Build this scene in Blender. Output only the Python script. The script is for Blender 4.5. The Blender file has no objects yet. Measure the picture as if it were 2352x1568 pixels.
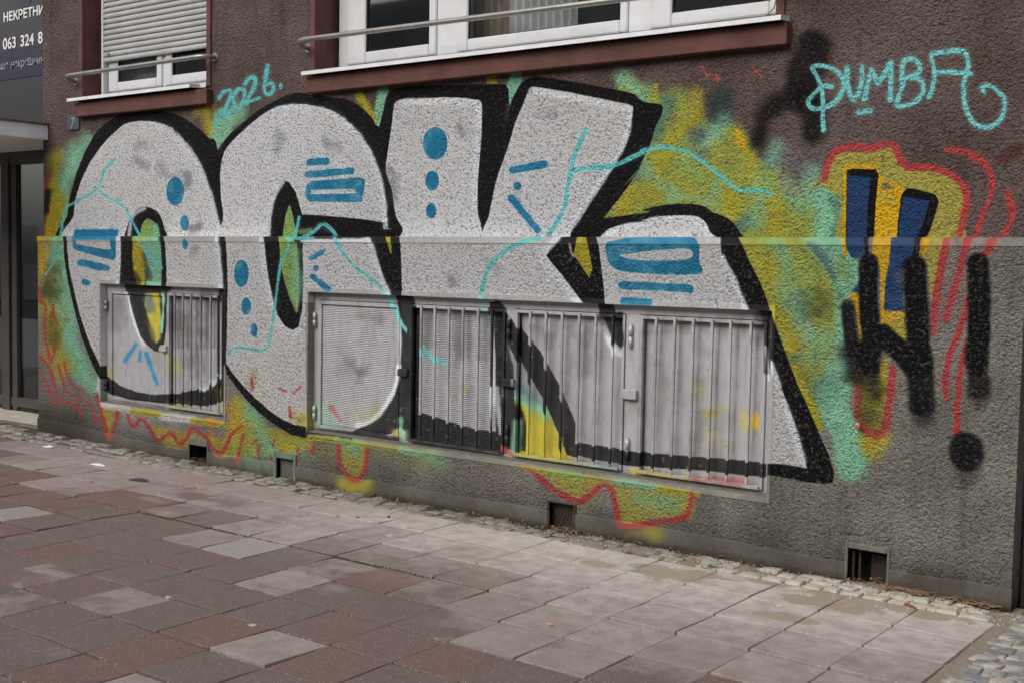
import bpy, bmesh, math, random
import numpy as np
from mathutils import Matrix, Vector, Euler
R = math.radians
sc = bpy.context.scene
rnd = random.Random(11)
# ---------------------------------------------------------------- camera (standing on the pavement, eye height)
CAM = np.array([1.5751485, -5.9953718, 1.6068722])
RM = np.array([[0.7920447, 0.6101777, 0.0186673], [0.053268, -0.038618, -0.9978332], [-0.6081347, 0.7913229, -0.0630901]])
FOC = 2790.7185639
cd = bpy.data.cameras.new('camera'); cam = bpy.data.objects.new('camera', cd); sc.collection.objects.link(cam)
cd.sensor_width = 36.0; cd.lens = FOC/2352*36; cd.clip_start = .05; cd.clip_end = 600
m = Matrix.Identity(4)
for i in range(3):
    m[i][0] = RM[0][i]; m[i][1] = -RM[1][i]; m[i][2] = -RM[2][i]; m[i][3] = CAM[i]
cam.matrix_world = m; sc.camera = cam
# ---------------------------------------------------------------- overcast daylight
SUN_EL, SUN_AZ = R(38), R(192)      # azimuth measured clockwise from +Y: the street side
w = bpy.data.worlds.new('World'); sc.world = w; w.use_nodes = True
wn = w.node_tree; bg = wn.nodes['Background']
sky = wn.nodes.new('ShaderNodeTexSky'); sky.sky_type = 'NISHITA'; sky.sun_disc = False
sky.sun_elevation = SUN_EL; sky.sun_rotation = SUN_AZ; sky.air_density = 1.2; sky.dust_density = 5; sky.ozone_density = 1.0
hs = wn.nodes.new('ShaderNodeHueSaturation'); hs.inputs['Saturation'].default_value = .48
wn.links.new(sky.outputs[0], hs.inputs['Color']); wn.links.new(hs.outputs[0], bg.inputs[0]); bg.inputs[1].default_value = .14
sd = bpy.data.lights.new('sun', 'SUN'); sd.energy = .9; sd.angle = R(50); sd.color = (1, .992, .985)
sun = bpy.data.objects.new('sun', sd); sc.collection.objects.link(sun)
sv = Vector((math.sin(SUN_AZ)*math.cos(SUN_EL), math.cos(SUN_AZ)*math.cos(SUN_EL), math.sin(SUN_EL)))
sun.rotation_euler = sv.to_track_quat('Z', 'Y').to_euler(); sun.location = (0, -8, 12)
sc.view_settings.view_transform = 'Standard'; sc.view_settings.look = 'None'
sc.view_settings.exposure = 0.2; sc.view_settings.gamma = 1; sc.view_settings.use_curve_mapping = False
sc.cycles.max_bounces = 6
GAIN = 1.35
# ---------------------------------------------------------------- spray paint on the wall
CX0, CX1, CZ1, CS = -8.42, 0.40, 3.42, 0.003        # painted field in metres: x range, height, sample size
CW, CH = int((CX1-CX0)/CS), int(CZ1/CS)
ZOOM = {'1':(0,0,.3418),'2':(689.1,0,.3418),'3':(1435.6,0,.38964),'4':(0,488.1,.3418),'5':(660.4,516.8,.3418),
        '6':(1205.9,631.6,.3418),'7':(1665.2,516.8,.29199),'A':(0,918.8,.41417),'B':(746.5,918.8,.41417),
        'C':(1493,918.8,.4142),'R':(0,947.4,.24424),'S':(574.2,1004.9,.24424),'D':(0,0,1)}
COL = dict(black=(17,17,20), silver=(232,232,236), white=(205,212,222), blue=(22,120,160), cyan=(92,196,196),
           teal=(124,188,152), dteal=(80,120,105), ltgreen=(140,176,90), yel=(176,164,38), olive=(148,158,64),
           gold=(215,165,15), orange=(205,140,20), dol=(82,84,36), bg=(78,104,112), navy=(30,64,112), red=(186,60,62),
           lemon=(166,158,66), coral=(205,95,60), dgreen=(48,62,60), grey=(110,108,108), pale=(170,176,150),
           dark=(70,68,68), tan=(150,130,90), plast=(112,108,102), sgrey=(160,160,163))
_rs = np.random.RandomState(7)
def value_noise(cell, seed):
    rs = np.random.RandomState(seed); gw, gh = int(CW/cell)+3, int(CH/cell)+3
    g = rs.rand(gh, gw).astype(np.float32)
    x = np.arange(CW)/cell; y = np.arange(CH)/cell; xi = x.astype(int); yi = y.astype(int)
    fx = (x-xi).astype(np.float32); fy = (y-yi).astype(np.float32); fx = fx*fx*(3-2*fx); fy = fy*fy*(3-2*fy)
    a = g[yi][:, xi]; b = g[yi][:, xi+1]; c = g[yi+1][:, xi]; d = g[yi+1][:, xi+1]
    return (a*(1-fx)+b*fx)*(1-fy[:, None])+(c*(1-fx)+d*fx)*fy[:, None]-0.5
N_FINE = value_noise(2.6, 1)*1.0+value_noise(5.5, 2)*.9
N_MID = value_noise(14, 3)+value_noise(33, 4)*.9
N_BIG = value_noise(60, 5)+value_noise(130, 6)
RGB = np.zeros((CH, CW, 3), np.float32); ALPHA = np.zeros((CH, CW), np.float32); SILV = np.zeros((CH, CW), np.float32)
gx = (CX0+(np.arange(CW)+.5)*CS).astype(np.float32); gz = ((np.arange(CH)+.5)*CS).astype(np.float32)
LEDGE = 1.775
OPEN = [(-7.41, -5.80, .385, 1.383), (-4.875, -1.28, .385, 1.385)]
PLANE_Y = dict(u=.06, p=0.0, s=.09)
inop = np.zeros((CH, CW), bool)
for a, b, c_, d_ in OPEN: inop |= ((gx > a) & (gx < b))[None, :] & ((gz > c_) & (gz < d_))[:, None]
CLIP = dict(u=np.broadcast_to((gz > LEDGE)[:, None], (CH, CW)), p=(gz <= LEDGE)[:, None] & ~inop, s=inop)
FIELD = {}
for k, Y in PLANE_Y.items():
    vx = gx[None, :]-CAM[0]; vy = Y-CAM[1]; vz = gz[:, None]-CAM[2]
    qx = RM[0][0]*vx+RM[0][1]*vy+RM[0][2]*vz; qy = RM[1][0]*vx+RM[1][1]*vy+RM[1][2]*vz
    qz = RM[2][0]*vx+RM[2][1]*vy+RM[2][2]*vz
    FIELD[k] = ((FOC*qx/qz+1176).astype(np.float32), (FOC*qy/qz+784).astype(np.float32))
def to_wall(x, y, Y):
    v = np.array([(x-1176)/FOC, (y-784)/FOC, 1.0])@RM; s = (Y-CAM[1])/v[1]; return CAM[0]+s*v[0], CAM[2]+s*v[2]
def parse(s, key):
    out = []; o = ZOOM[key]
    for tok in s.split():
        if tok[0] == '@': o = ZOOM[tok[1]]; continue
        x, y = tok.split(','); out.append((o[0]+float(x)*o[2], o[1]+float(y)*o[2]))
    return out, ZOOM[key][2]
def smooth(p, closed):
    p = [np.array(q) for q in p]; n = len(p)
    if n < 3: return [tuple(q) for q in p]
    out = []
    for i in range(n if closed else n-1):
        p1, p2 = p[i], p[(i+1) % n]
        p0 = p[i-1] if (i > 0 or closed) else p1; p3 = p[(i+2) % n] if (i+2 < n or closed) else p2
        m = 3 if np.hypot(*(p2-p1)) < 14 else 5
        for j in range(m):
            t = j/m; out.append(tuple(.5*((2*p1)+(p2-p0)*t+(2*p0-5*p1+4*p2-p3)*t*t+(3*p1-p0-3*p2+p3)*t**3)))
    if not closed: out.append(tuple(p[-1]))
    return out
def window_of(pts, r, Y):
    xs = [q[0] for q in pts]; ys = [q[1] for q in pts]
    c = [to_wall(x, y, Y) for x in (min(xs)-r, max(xs)+r) for y in (min(ys)-r, max(ys)+r)]
    i0 = max(0, int((min(q[0] for q in c)-CX0)/CS)-1); i1 = min(CW, int((max(q[0] for q in c)-CX0)/CS)+2)
    j0 = max(0, int(min(q[1] for q in c)/CS)-1); j1 = min(CH, int(max(q[1] for q in c)/CS)+2)
    return i0, i1, j0, j1
def seg_dist(D, org, plane, a, b, r, Y, ra=None, rb=None):
    i0, i1, j0, j1 = window_of([a, b], r, Y); oi0, oi1, oj0, oj1 = org
    i0 = max(i0, oi0); i1 = min(i1, oi1); j0 = max(j0, oj0); j1 = min(j1, oj1)
    if i0 >= i1 or j0 >= j1: return
    X = FIELD[plane][0][j0:j1, i0:i1]; Yy = FIELD[plane][1][j0:j1, i0:i1]
    dx, dy = b[0]-a[0], b[1]-a[1]; L = dx*dx+dy*dy+1e-9
    t = np.clip(((X-a[0])*dx+(Yy-a[1])*dy)/L, 0, 1)
    d = np.hypot(X-a[0]-t*dx, Yy-a[1]-t*dy)
    sub = D[j0-oj0:j1-oj0, i0-oi0:i1-oi0]; np.minimum(sub, d, out=sub)
def lay(plane, org, d, color, soft, op, rough, spec, mott):
    i0, i1, j0, j1 = org; sl = (slice(j0, j1), slice(i0, i1))
    nz = N_FINE[sl]*min(1.3, .5+soft*.12)*rough+N_MID[sl]*(soft*.30)*rough
    if soft > 14: nz = nz+N_BIG[sl]*soft*.55
    m = np.clip(.5-(d+nz)/soft, 0, 1); m = m*m*(3-2*m)*op
    if spec == 0 and soft < 10 and color != 'black': m = m*(1-np.clip(N_MID[sl]*.28+.04, 0, .3))
    m = m*CLIP[plane][sl]
    c = np.array(COL[color] if isinstance(color, str) else color, np.float32)/255
    c = c[None, None, :]*(1+(N_MID[sl]*mott+N_FINE[sl]*mott*.5)[:, :, None])
    A = ALPHA[sl]; o = m+A*(1-m); w = (m/np.maximum(o, 1e-5))[:, :, None]
    RGB[sl] = c*w+RGB[sl]*(1-w); ALPHA[sl] = o
    SILV[sl] = SILV[sl]*(1-m)+spec*m
def P(plane, key, color, pts, soft=1.6, op=1.0, sm=1, rough=1.0, spec=None, mott=.06):
    p, sc = parse(pts, key); Y = PLANE_Y[plane]; q = smooth(p, True) if sm else p
    r = soft*1.6+3; org = window_of(q, r, Y); i0, i1, j0, j1 = org
    if i0 >= i1 or j0 >= j1: return
    D = np.full((j1-j0, i1-i0), r*1.5+6, np.float32); X = FIELD[plane][0][j0:j1, i0:i1]; Yy = FIELD[plane][1][j0:j1, i0:i1]
    ins = np.zeros(D.shape, bool)
    for k in range(len(q)):
        a, b = q[k], q[(k+1) % len(q)]
        seg_dist(D, org, plane, a, b, r*1.5+6, Y)
        if a[1] != b[1]:
            lo, hi = min(a[1], b[1]), max(a[1], b[1])
            ins ^= (Yy > lo) & (Yy <= hi) & (X < a[0]+(Yy-a[1])*(b[0]-a[0])/(b[1]-a[1]))
    D[ins] *= -1
    lay(plane, org, D, color, soft, op, rough, (1.0 if color in ('silver', 'sgrey') else 0.0) if spec is None else spec, mott)
def S(plane, key, color, w, pts, soft=1.6, op=1.0, sm=1, rough=1.0, spec=None, mott=.05):
    p, sc = parse(pts, key); w = w*sc
    if soft >= 14 and color != 'black': soft *= 1.9; op = min(1, op*1.05); mott = max(mott, .12)
    Y = PLANE_Y[plane]; q = smooth(p, False) if sm else p
    if soft < 6 and w > 2.5 and color not in ('silver', 'dark'): halo = (soft+5+w*.35)
    else: halo = 0
    r = w/2+(soft+halo)*1.6+3; org = window_of(q, r, Y); i0, i1, j0, j1 = org
    if i0 >= i1 or j0 >= j1: return
    D = np.full((j1-j0, i1-i0), r*1.5, np.float32)
    if len(q) == 1: q = [q[0], q[0]]
    for a, b in zip(q, q[1:]): seg_dist(D, org, plane, a, b, r, Y)
    wv = N_MID[org[2]:org[3], org[0]:org[1]]
    if soft < 6: D = D+wv*min(w, 14)*.11
    if halo: lay(plane, org, D-w/2-halo*.3, color, halo, .20*op, rough, 0.0, mott); op = op*.96
    lay(plane, org, D-w/2, color, soft, op, rough, (1.0 if color in ('silver', 'sgrey') else 0.0) if spec is None else spec, mott)
def E(plane, key, color, cx, cy, rx, ry, soft=1.6, op=1.0, rough=1.0, mott=.06):
    P(plane, key, color, ' '.join('%.1f,%.1f' % (cx+rx*math.cos(a*math.pi/8), cy+ry*math.sin(a*math.pi/8)) for a in range(16)), soft, op, 1, rough, None, mott)
# ---- clouds of colour behind the letters, upper wall
P('u','3','olive','0,450 90,500 180,555 330,560 430,620 470,720 640,720 720,780 780,920 850,980 930,1000 1000,1090 1150,1040 1280,1110 1290,1440 0,1440 -120,1440 -100,700',30,.95)
S('u','3','teal',90,'-10,470 90,560',24,.8)
S('u','3','olive',120,'300,600 350,720',24,.7,mott=.15)
S('u','3','dteal',70,'250,600 210,700 170,800',22,.8)
S('u','3','yel',70,'280,830 430,720',16,.7)
S('u','3','yel',32,'180,510 175,600',8,.8)
S('u','3','yel',70,'420,560 440,720',14,.7)
S('u','3','dgreen',150,'560,600 560,680',16,.95)
S('u','3','teal',110,'590,740 520,800 480,830',30,.9)
S('u','3','yel',90,'670,780 730,900 750,1060',22,.9)
S('u','3','gold',40,'660,780 690,860',12,.7)
S('u','3','olive',120,'560,900 620,1000 680,1060',26,.8)
S('u','3','bg',80,'430,800 390,870 460,910',22,.8)
S('u','3','yel',90,'230,930 170,1060 150,1160',24,.85)
S('u','3','teal',60,'400,1010 340,940',22,.7)
S('u','3','ltgreen',110,'420,1010 500,1130 440,1170',30,.7)
S('u','3','bg',60,'0,1070 60,1010',20,.8)
S('u','3','yel',80,'40,1130 0,1230',20,.8)
S('u','3','teal',60,'270,1180 380,1160 480,1200',18,.85)
S('u','3','yel',100,'580,1240 610,1150 640,1300',24,.8)
S('u','3','dteal',70,'720,1310 660,1340',18,.8)
S('u','3','yel',90,'850,1200 930,1380',26,.8)
S('u','3','olive',90,'980,1240 1010,1400',26,.8)
S('u','3','ltgreen',100,'800,1010 880,1080',30,.7)
S('u','3','black',125,'1000,580 890,630 810,720 785,830',36,.9,mott=.02)
S('u','3','black',150,'1100,600 1105,690 1100,790',34,.93,mott=.02)
S('u','3','black',175,'1110,260 1095,350 1050,460 1060,560',30,.93,mott=.02)
S('u','3','black',60,'900,660 850,760',60,.45,mott=.02)
S('u','3','teal',100,'900,860 860,960',26,.85)
S('u','3','grey',120,'960,900 980,1020 1020,1080',40,.6)
S('u','3','teal',70,'1120,1010 1090,1090',22,.8)
S('u','3','teal',150,'1170,1170 1200,1260 1190,1400',18,.95)
S('u','3','dteal',60,'1230,1180 1265,1300 1250,1400',12,.6)
S('u','3','coral',26,'935,1100 1020,1140',4,.9)
S('u','3','coral',16,'1110,1100 1135,1090',4,.7)
S('u','3','yel',70,'1240,1100 1300,1110',8,.9)
for a in ('450,385 475,430 490,460','480,455 530,440 550,490','520,470 560,460','270,680 300,700 320,720','410,730 430,790','610,850 640,830','750,400 800,450','1200,330 1215,400'):
    S('u','3','coral',7,a,1.6,.6)
# around the first letter and between the letters
S('u','1','teal',130,'610,950 500,1080 430,1220 420,1340 425,1600',22,.9)
S('u','1','yel',70,'370,1060 365,1250 380,1400 345,1600',18,.9)
S('u','1','gold',40,'340,1380 320,1600',10,.8)
S('u','1','red',26,'325,1180 305,1310',5,.9)
S('u','1','black',40,'320,1290 312,1420',12,.85)
S('u','1','coral',20,'455,1110 480,1130',8,.6)
S('u','1','yel',90,'1390,740 1400,830 1445,960',14,.95)
S('u','1','yel',50,'1320,760 1400,720',12,.6)
S('u','1','teal',130,'1500,800 1480,930 1470,1020',12,.95)
S('u','1','teal',90,'1600,760 1530,850',24,.7)
S('u','2','teal',85,'560,620 530,820',9,.95)
S('u','2','yel',50,'400,650 450,720 490,800',9,.95)
S('u','2','teal',85,'1450,510 1420,640 1405,720',9,.95)
S('u','2','yel',60,'1280,500 1290,560',10,.9)
S('u','3','teal',70,'120,1010 220,1090 300,1120',18,.6)
S('u','3','teal',80,'560,1060 520,1180 540,1260',20,.55)
S('u','3','ltgreen',90,'380,880 330,1010',22,.6)
S('u','3','teal',80,'780,1060 800,1180 760,1290',22,.6)
S('u','3','teal',90,'960,1120 1060,1200',22,.6)
S('u','3','yel',60,'340,1080 420,1150',16,.7)
S('u','3','teal',60,'60,620 200,650',16,.5)
# ---- black bodies of the letters, upper wall
P('u','1','black','447,1640 452,1450 465,1350 490,1250 520,1150 560,1050 600,970 640,900 700,840 780,785 860,755 960,742 1070,742 1170,765 1260,810 1340,870 1400,930 1458,1012 1458,1660',2.6,mott=.02)
P('u','1','black','1445,1016 1465,1010 1500,960 1560,890 1640,820 1740,740 1830,690 1920,645 2000,625 2080,635 @2 80,640 200,655 300,668 360,690 430,740 480,790 540,855 760,860 760,1700 @1 1440,1700',2.6,mott=.02)
P('u','2','black','530,860 545,800 560,740 575,670 600,610 680,588 800,578 1000,572 1200,568 1380,568 1400,600 1405,700 1392,800 1380,1660 560,1660',2.4,sm=0,mott=.02)
P('u','2','black','1370,850 1400,740 1440,640 1490,560 1560,522 1640,520 1800,545 2000,580 2200,620 2290,650 @3 60,560 115,602 215,622 213,680 180,750 150,850 110,930 60,1030 0,1090 @2 2280,1130 2200,1260 2100,1390 2000,1520 1900,1660 1180,1660',2.4,mott=.02)
P('u','2','black','1930,1560 2000,1480 2150,1455 2352,1425 @3 100,1240 200,1215 300,1203 400,1205 470,1220 510,1250 560,1266 610,1290 650,1330 680,1380 720,1460 @2 2000,1680 1850,1660',2.4,mott=.02)
S('u','2','dark',20,'1405,700 1385,800',6,.7)
S('u','1','dark',14,'1475,1010 1490,980',5,.5)
# ---- silver fillings, upper wall
P('u','1','silver','480,1640 495,1450 510,1330 545,1220 590,1120 640,1040 700,960 760,900 830,840 900,818 980,815 1060,830 1130,860 1200,920 1270,1000 1330,1090 1370,1180 1410,1290 1440,1400 1470,1500 1484,1640',1.8)
P('u','1','silver','1508,1640 1500,1450 1485,1330 1480,1200 1485,1110 1510,1020 1560,950 1620,890 1700,820 1780,760 1860,720 1940,705 2020,702 @2 100,715 200,740 270,780 340,840 400,910 450,980 490,1060 520,1140 550,1230 570,1330 580,1430 584,1535 565,1545 @2 -40,1640',1.8)
P('u','2','silver','640,690 700,668 850,662 1000,655 1150,668 1218,690 1222,800 1215,950 1205,1100 1195,1250 1190,1400 1190,1640 705,1640 690,1540 650,1470 630,1380 618,1280 590,1200 575,1130 585,1050 600,950 615,850 625,760',1.8)
P('u','2','silver','1548,590 1600,588 1800,620 2000,660 2150,690 2232,712 2236,760 2215,850 2195,950 2150,1040 2090,1130 2020,1230 1950,1340 1880,1440 1820,1530 1760,1640 1245,1640 1270,1450 1290,1350 1310,1250 1340,1150 1370,1070 1400,980 1430,880 1460,790 1500,700 1530,620',1.8)
P('u','2','silver','2010,1600 2080,1540 2200,1505 2352,1488 @3 100,1300 200,1280 300,1270 400,1273 450,1290 480,1320 500,1370 540,1450 @2 2000,1650',1.8)
# darker drifts in the silver
for k,w,pts,o in (('1',60,'900,1000 960,960 1020,1000',.35),('1',40,'1060,1100 1130,1180',.25),('1',50,'1260,1180 1250,1260',.3),('1',60,'930,1080 980,1120',.35),('1',50,'1300,1540 1340,1520',.5),('1',50,'2180,960 2300,1000',.3),('1',40,'1880,900 1860,1000',.3),
    ('2',50,'600,1150 630,1200 625,1330',.4),('2',40,'1080,860 1090,900',.4),('2',40,'730,840 760,850',.3),('2',60,'1600,780 1700,760',.25),('2',60,'1450,1240 1500,1400',.15)):
    S('u',k,'dark',w,pts,14,o,spec=.4)
# ---- counters of the first two letters
P('u','1','black','850,1640 860,1510 885,1460 920,1410 960,1392 1000,1395 1050,1420 1080,1460 1100,1520 1112,1640',2,mott=.02)
P('u','4','ltgreen','945,230 948,110 970,60 1000,42 1040,70 1062,110 1072,230',2.2)
S('u','4','teal',50,'1045,90 1060,200',8,.8)
P('u','1','black','1803,1640 1820,1450 1840,1350 1870,1270 1900,1212 1940,1225 1985,1290 2010,1370 2030,1442 @2 150,1450 300,1462 450,1478 572,1500 590,1545 640,1540 700,1640',2,sm=0,mott=.02)
P('u','1','ltgreen','1906,1640 1910,1500 1925,1430 1945,1378 1960,1420 1975,1480 1992,1640',2)
S('u','2','dark',24,'60,1555 150,1535 230,1560',10,.6)
S('u','2','ltgreen',30,'0,1560 70,1550',8,.7)
# ---- white highlights, upper wall
S('u','1','white',22,'972,862 975,838 1010,826 1080,840 1150,872 1210,925 1275,1000 1330,1090 1380,1200 1415,1300 1442,1400 1466,1500 1480,1640',3.5,.9)
S('u','1','white',20,'862,1640 880,1490 915,1430 970,1402',4,.85)
S('u','1','white',28,'1850,745 1930,718 @2 0,718 100,728 200,752 280,800 350,860 410,930 460,1010 500,1090 530,1170 555,1260 570,1350 574,1450 574,1530',5,.9)
S('u','1','white',22,'1800,1640 1815,1450 1830,1370 1860,1290 1902,1225',4,.85)
S('u','2','white',50,'710,690 800,684 950,684 1100,688 1190,700',6,.85)
S('u','2','white',30,'1200,720 1205,850 1192,1000 1182,1150 1177,1300 1172,1640',6,.9)
S('u','2','white',40,'1580,615 1750,645 1950,680 2100,712 2205,735',8,.85)
S('u','2','white',38,'2218,750 2200,900 2140,1040 2050,1180 1960,1320 1880,1440 1790,1580',7,.9)
S('u','2','white',34,'2060,1570 2200,1518 2340,1502 @3 150,1298 300,1290 430,1305 475,1350 500,1400 520,1450',7,.9)
# ---- blue marks, upper wall
E('u','1','blue',1177,1287,59,96); E('u','1','blue',1241,1500,29,54)
S('u','1','bg',50,'1260,1180 1275,1230',10,.4)
S('u','2','blue',44,'60,1092 180,1085'); S('u','2','blue',44,'48,1176 345,1150')
P('u','2','blue','32,1290 45,1240 90,1218 400,1193 432,1203 437,1230 415,1362 60,1357 38,1325',1.6,sm=0)
P('u','2','silver','72,1278 368,1270 378,1302 68,1308',1.6,sm=0)
E('u','2','blue',908,965,82,110); E('u','2','blue',887,1217,46,67); E('u','2','blue',881,1418,34,52)
S('u','2','blue',48,'1428,1145 1640,1106'); E('u','2','blue',1460,1252,28,26); S('u','2','blue',42,'1420,1330 1500,1430 1600,1550')
S('u','4','blue',48,'522,138 765,138'); P('u','4','blue','486,200 498,120 790,116 790,200',1.6,sm=0)
# ---- cyan lines
S('u','1','cyan',17,'768,1070 700,1150 680,1220 650,1272 580,1320 500,1365 455,1390 430,1450 405,1600'); S('u','1','cyan',17,'650,1270 700,1310 760,1350 820,1380 870,1450 900,1510 945,1600')
E('u','1','black',640,1258,6,6,1,.8); E('u','1','black',692,1256,6,6,1,.8)
S('u','4','cyan',22,'2010,35 1985,150 1975,220'); S('u','4','cyan',24,'2040,165 2110,130 2160,82 2200,90 2240,130 2285,200')
S('u','2','cyan',27,'1922,868 1880,960 1840,1050 1825,1140 1800,1260 1780,1380 1740,1470 1660,1600')
S('u','2','cyan',30,'1825,1150 1950,1130 2100,1115 2220,1065 2352,1000 @3 100,895 200,868 300,880 400,920 470,960 540,1020 600,1070 670,1120 740,1125 800,1122 858,1146')
# year and tag
E('u','1','cyan',1458,815,13,16); E('u','1','cyan',1887,580,12,20)
S('u','1','cyan',24,'1474,660 1500,622 1545,610 1548,650 1515,730 1490,785 1525,770 1562,742')
S('u','1','cyan',24,'1600,600 1570,650 1575,710 1605,725 1635,670 1640,610 1600,600')
S('u','1','cyan',24,'1648,562 1680,525 1715,530 1710,580 1680,640 1648,695 1690,680 1742,660')
S('u','1','cyan',24,'1798,445 1785,520 1775,600 1790,632 1822,628 1838,590 1822,560 1785,575')
TG = (112,205,205)
S('u','3',TG,27,'1215,512 1165,512 1110,560 1078,600 1098,638 1150,642 1210,622 1265,570 1292,500 1268,440 1220,405 1150,388 1105,400 1130,450 1158,520 1166,600 1166,700 1170,770')
S('u','3',TG,27,'1310,405 1308,480 1322,550 1345,588 1378,550 1398,470 1396,395',sm=0)
S('u','3',TG,27,'1410,585 1430,500 1452,412 1490,492 1530,440 1566,370 1566,470 1564,592',sm=0)
S('u','3',TG,27,'1632,470 1635,400 1650,358 1690,348 1730,375 1738,415 1705,445 1665,462 1715,458 1752,490 1755,550 1710,600 1640,628 1600,620 1612,575 1632,520 1642,455')
S('u','3',TG,27,'1790,575 1815,510 1825,430 1812,370 1806,322 1850,314 1960,300 2010,320 2025,380 2010,440 1996,520 2000,600 2030,690 2080,742 2150,750 2210,708 2238,640 2232,580 2190,532 2140,506 2105,522 2118,545')
S('u','3',TG,24,'1820,430 1900,426 2042,436'); S('u','3',TG,27,'1378,664 1446,654')
# ---- the marks at the right, upper wall
P('u','3','lemon','1165,1090 1190,990 1250,895 1400,900 1500,880 1580,880 1620,960 1680,1000 1800,1010 1900,1040 1980,1100 2005,1180 1990,1280 1950,1450 1285,1450 1290,1160 1220,1130',2.5)
P('u','3','gold','1285,975 1480,968 1505,1040 1560,1070 1640,1100 1645,1450 1290,1450',4,sm=0)
P('u','3','grey','1515,1070 1545,1075 1592,1122 1510,1116',3,.8,sm=0)
S('u','3','lemon',50,'1520,1160 1560,1180',12,.7)
S('u','3','red',38,'1175,1055 1200,960 1250,890 1370,865 1440,882 1510,855 1585,860 1622,940 1680,988 1790,990 1900,1022 1990,1090 2014,1170 2000,1260 1955,1450',2.5)
S('u','3','red',32,'1888,885 1980,892 2070,932 2130,980 2163,1060 2150,1170 2100,1290 2060,1450',2.5)
S('u','3','red',38,'2255,1140 2278,1230 2270,1310 2215,1420',3)
P('u','3','black','1308,1005 1340,996 1478,1000 1494,1030 1478,1200 1465,1450 1300,1450',2,sm=0,mott=.02)
P('u','3','navy','1308,1036 1448,1046 1432,1200 1424,1450 1308,1450',2.2,sm=0)
P('u','3','black','1630,1150 1660,1112 1700,1112 1830,1148 1850,1190 1810,1330 1750,1450 1600,1450 1610,1300',2,sm=0,mott=.02)
P('u','3','navy','1640,1160 1795,1185 1765,1300 1700,1450 1600,1450 1622,1280',2.2,sm=0)
# ================= plinth =================
# clouds
S('p','4','teal',120,'400,150 410,400 430,600 460,800 520,1000 580,1110 640,1180',24,.95)
S('p','4','teal',90,'520,1080 620,1170 650,1200',30,.6)
S('p','4','yel',90,'290,150 300,350 310,520 335,700 350,900 430,1040',22,.95)
S('p','4','gold',50,'265,160 280,260 285,400',10,.85)
S('p','4','teal',90,'390,300 380,500 400,620',24,.6)
S('p','4','dol',60,'330,380 318,460 330,540',22,.85)
S('p','4','dol',60,'345,740 350,860',20,.7)
S('p','4','pale',26,'300,190 318,260 312,330',7,.7)
S('p','4','teal',26,'455,480 480,560',10,.7)
P('p','4','yel','700,1300 900,1380 1100,1440 1300,1480 1520,1500 1560,1240 1620,1240 1700,1340 1800,1440 2040,1480 2060,1600 1500,1640 1400,1560 1200,1580 1080,1530 960,1400 800,1330 740,1500 700,1420',12,.75,mott=.12)
S('p','4','teal',110,'1670,1340 1740,1440 1800,1560',24,.8)
S('p','4','orange',50,'1400,1400 1420,1520',14,.7)
S('p','4','gold',90,'1560,1330 1590,1430',26,.7)
S('p','4','sgrey',120,'850,1350 1000,1380 1200,1420',30,.55)
S('p','S','teal',170,'60,120 200,170 330,150 420,100',40,.6)
S('p','S','yel',110,'320,40 380,80',24,.6)
S('p','S','gold',60,'330,90 390,80',14,.6)
S('p','S','lemon',90,'560,60 700,120 780,200',40,.35)
P('p','S','lemon','840,40 1110,40 1100,200 1070,320 1000,380 900,350 850,250',4,.95)
S('p','S','teal',120,'920,40 980,120',24,.7)
S('p','S','yel',90,'880,420 980,450 1120,420',14,.8)
S('p','S','yel',60,'930,480 1080,490',20,.6)
S('p','S','olive',110,'1200,150 1450,200 1700,230',40,.45)
S('p','S','teal',70,'1720,180 1790,230',22,.5)
S('p','S','lemon',90,'0,40 -120,60',26,.5)
P('p','B','lemon','1150,380 1350,400 1500,440 1600,470 1941,500 @C 0,470 230,520 225,600 180,645 0,660 @B 1860,650 1660,680 1610,560 1560,480 1500,500 1400,545 1300,500 1230,430',3.5,.92)
S('p','B','teal',90,'1750,560 1900,560 @C 60,560',26,.6)
S('p','B','yel',60,'1700,730 1800,725 @C -60,700 20,730',20,.6)
S('p','C','lemon',40,'240,560 230,650',12,.5)
S('p','B','olive',40,'1420,600 1520,540',20,.5)
# big cloud right of the last letter
P('p','7','olive','80,90 640,90 760,250 880,450 900,700 880,1000 800,1300 780,1568 700,1600 500,1200 400,800',14,.97,mott=.1)
P('p','7','teal','640,90 940,90 1040,260 1050,470 960,620 930,850 960,1080 1000,1240 940,1400 900,1568 @C 1100,60 1190,250 1170,380 1100,430 1040,380 1000,200 @7 760,1568 700,1300 800,1100 860,900 860,600 800,400 700,250',22,.95,mott=.09)
S('p','7','yel',150,'270,230 370,420 390,600 420,760',44,.75)
S('p','7','ltgreen',110,'330,120 450,200 560,300 600,400',30,.6)
S('p','7','yel',50,'500,110 540,240 560,340',16,.7)
S('p','7','ltgreen',90,'700,380 640,500 650,600',30,.6)
S('p','7','dteal',110,'640,560 610,660 620,750',26,.75)
S('p','7','bg',60,'680,160 730,240 790,310 830,390',14,.85)
S('p','7','ltgreen',40,'880,300 930,380',20,.6)
S('p','7','dol',110,'740,530 730,640',34,.75)
S('p','7','ltgreen',22,'620,160 720,270 810,400 850,520 870,640 860,760 850,880',6,.85)
S('p','7','yel',110,'520,900 580,1000 640,1060',28,.9)
S('p','7','orange',60,'610,960 640,1060',16,.7)
S('p','7','dteal',70,'565,1050',18,.7)
S('p','7','olive',100,'700,860 720,960 700,1060',34,.6)
S('p','7','yel',90,'560,1160 640,1350 700,1568',14,.95)
S('p','7','pale',46,'650,780 655,880',10,.8)
S('p','7','coral',20,'625,760 615,840',8,.6)
S('p','7','dteal',130,'720,1260 760,1360',40,.6)
S('p','C','yel',26,'880,0 950,160',7,.95)
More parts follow.
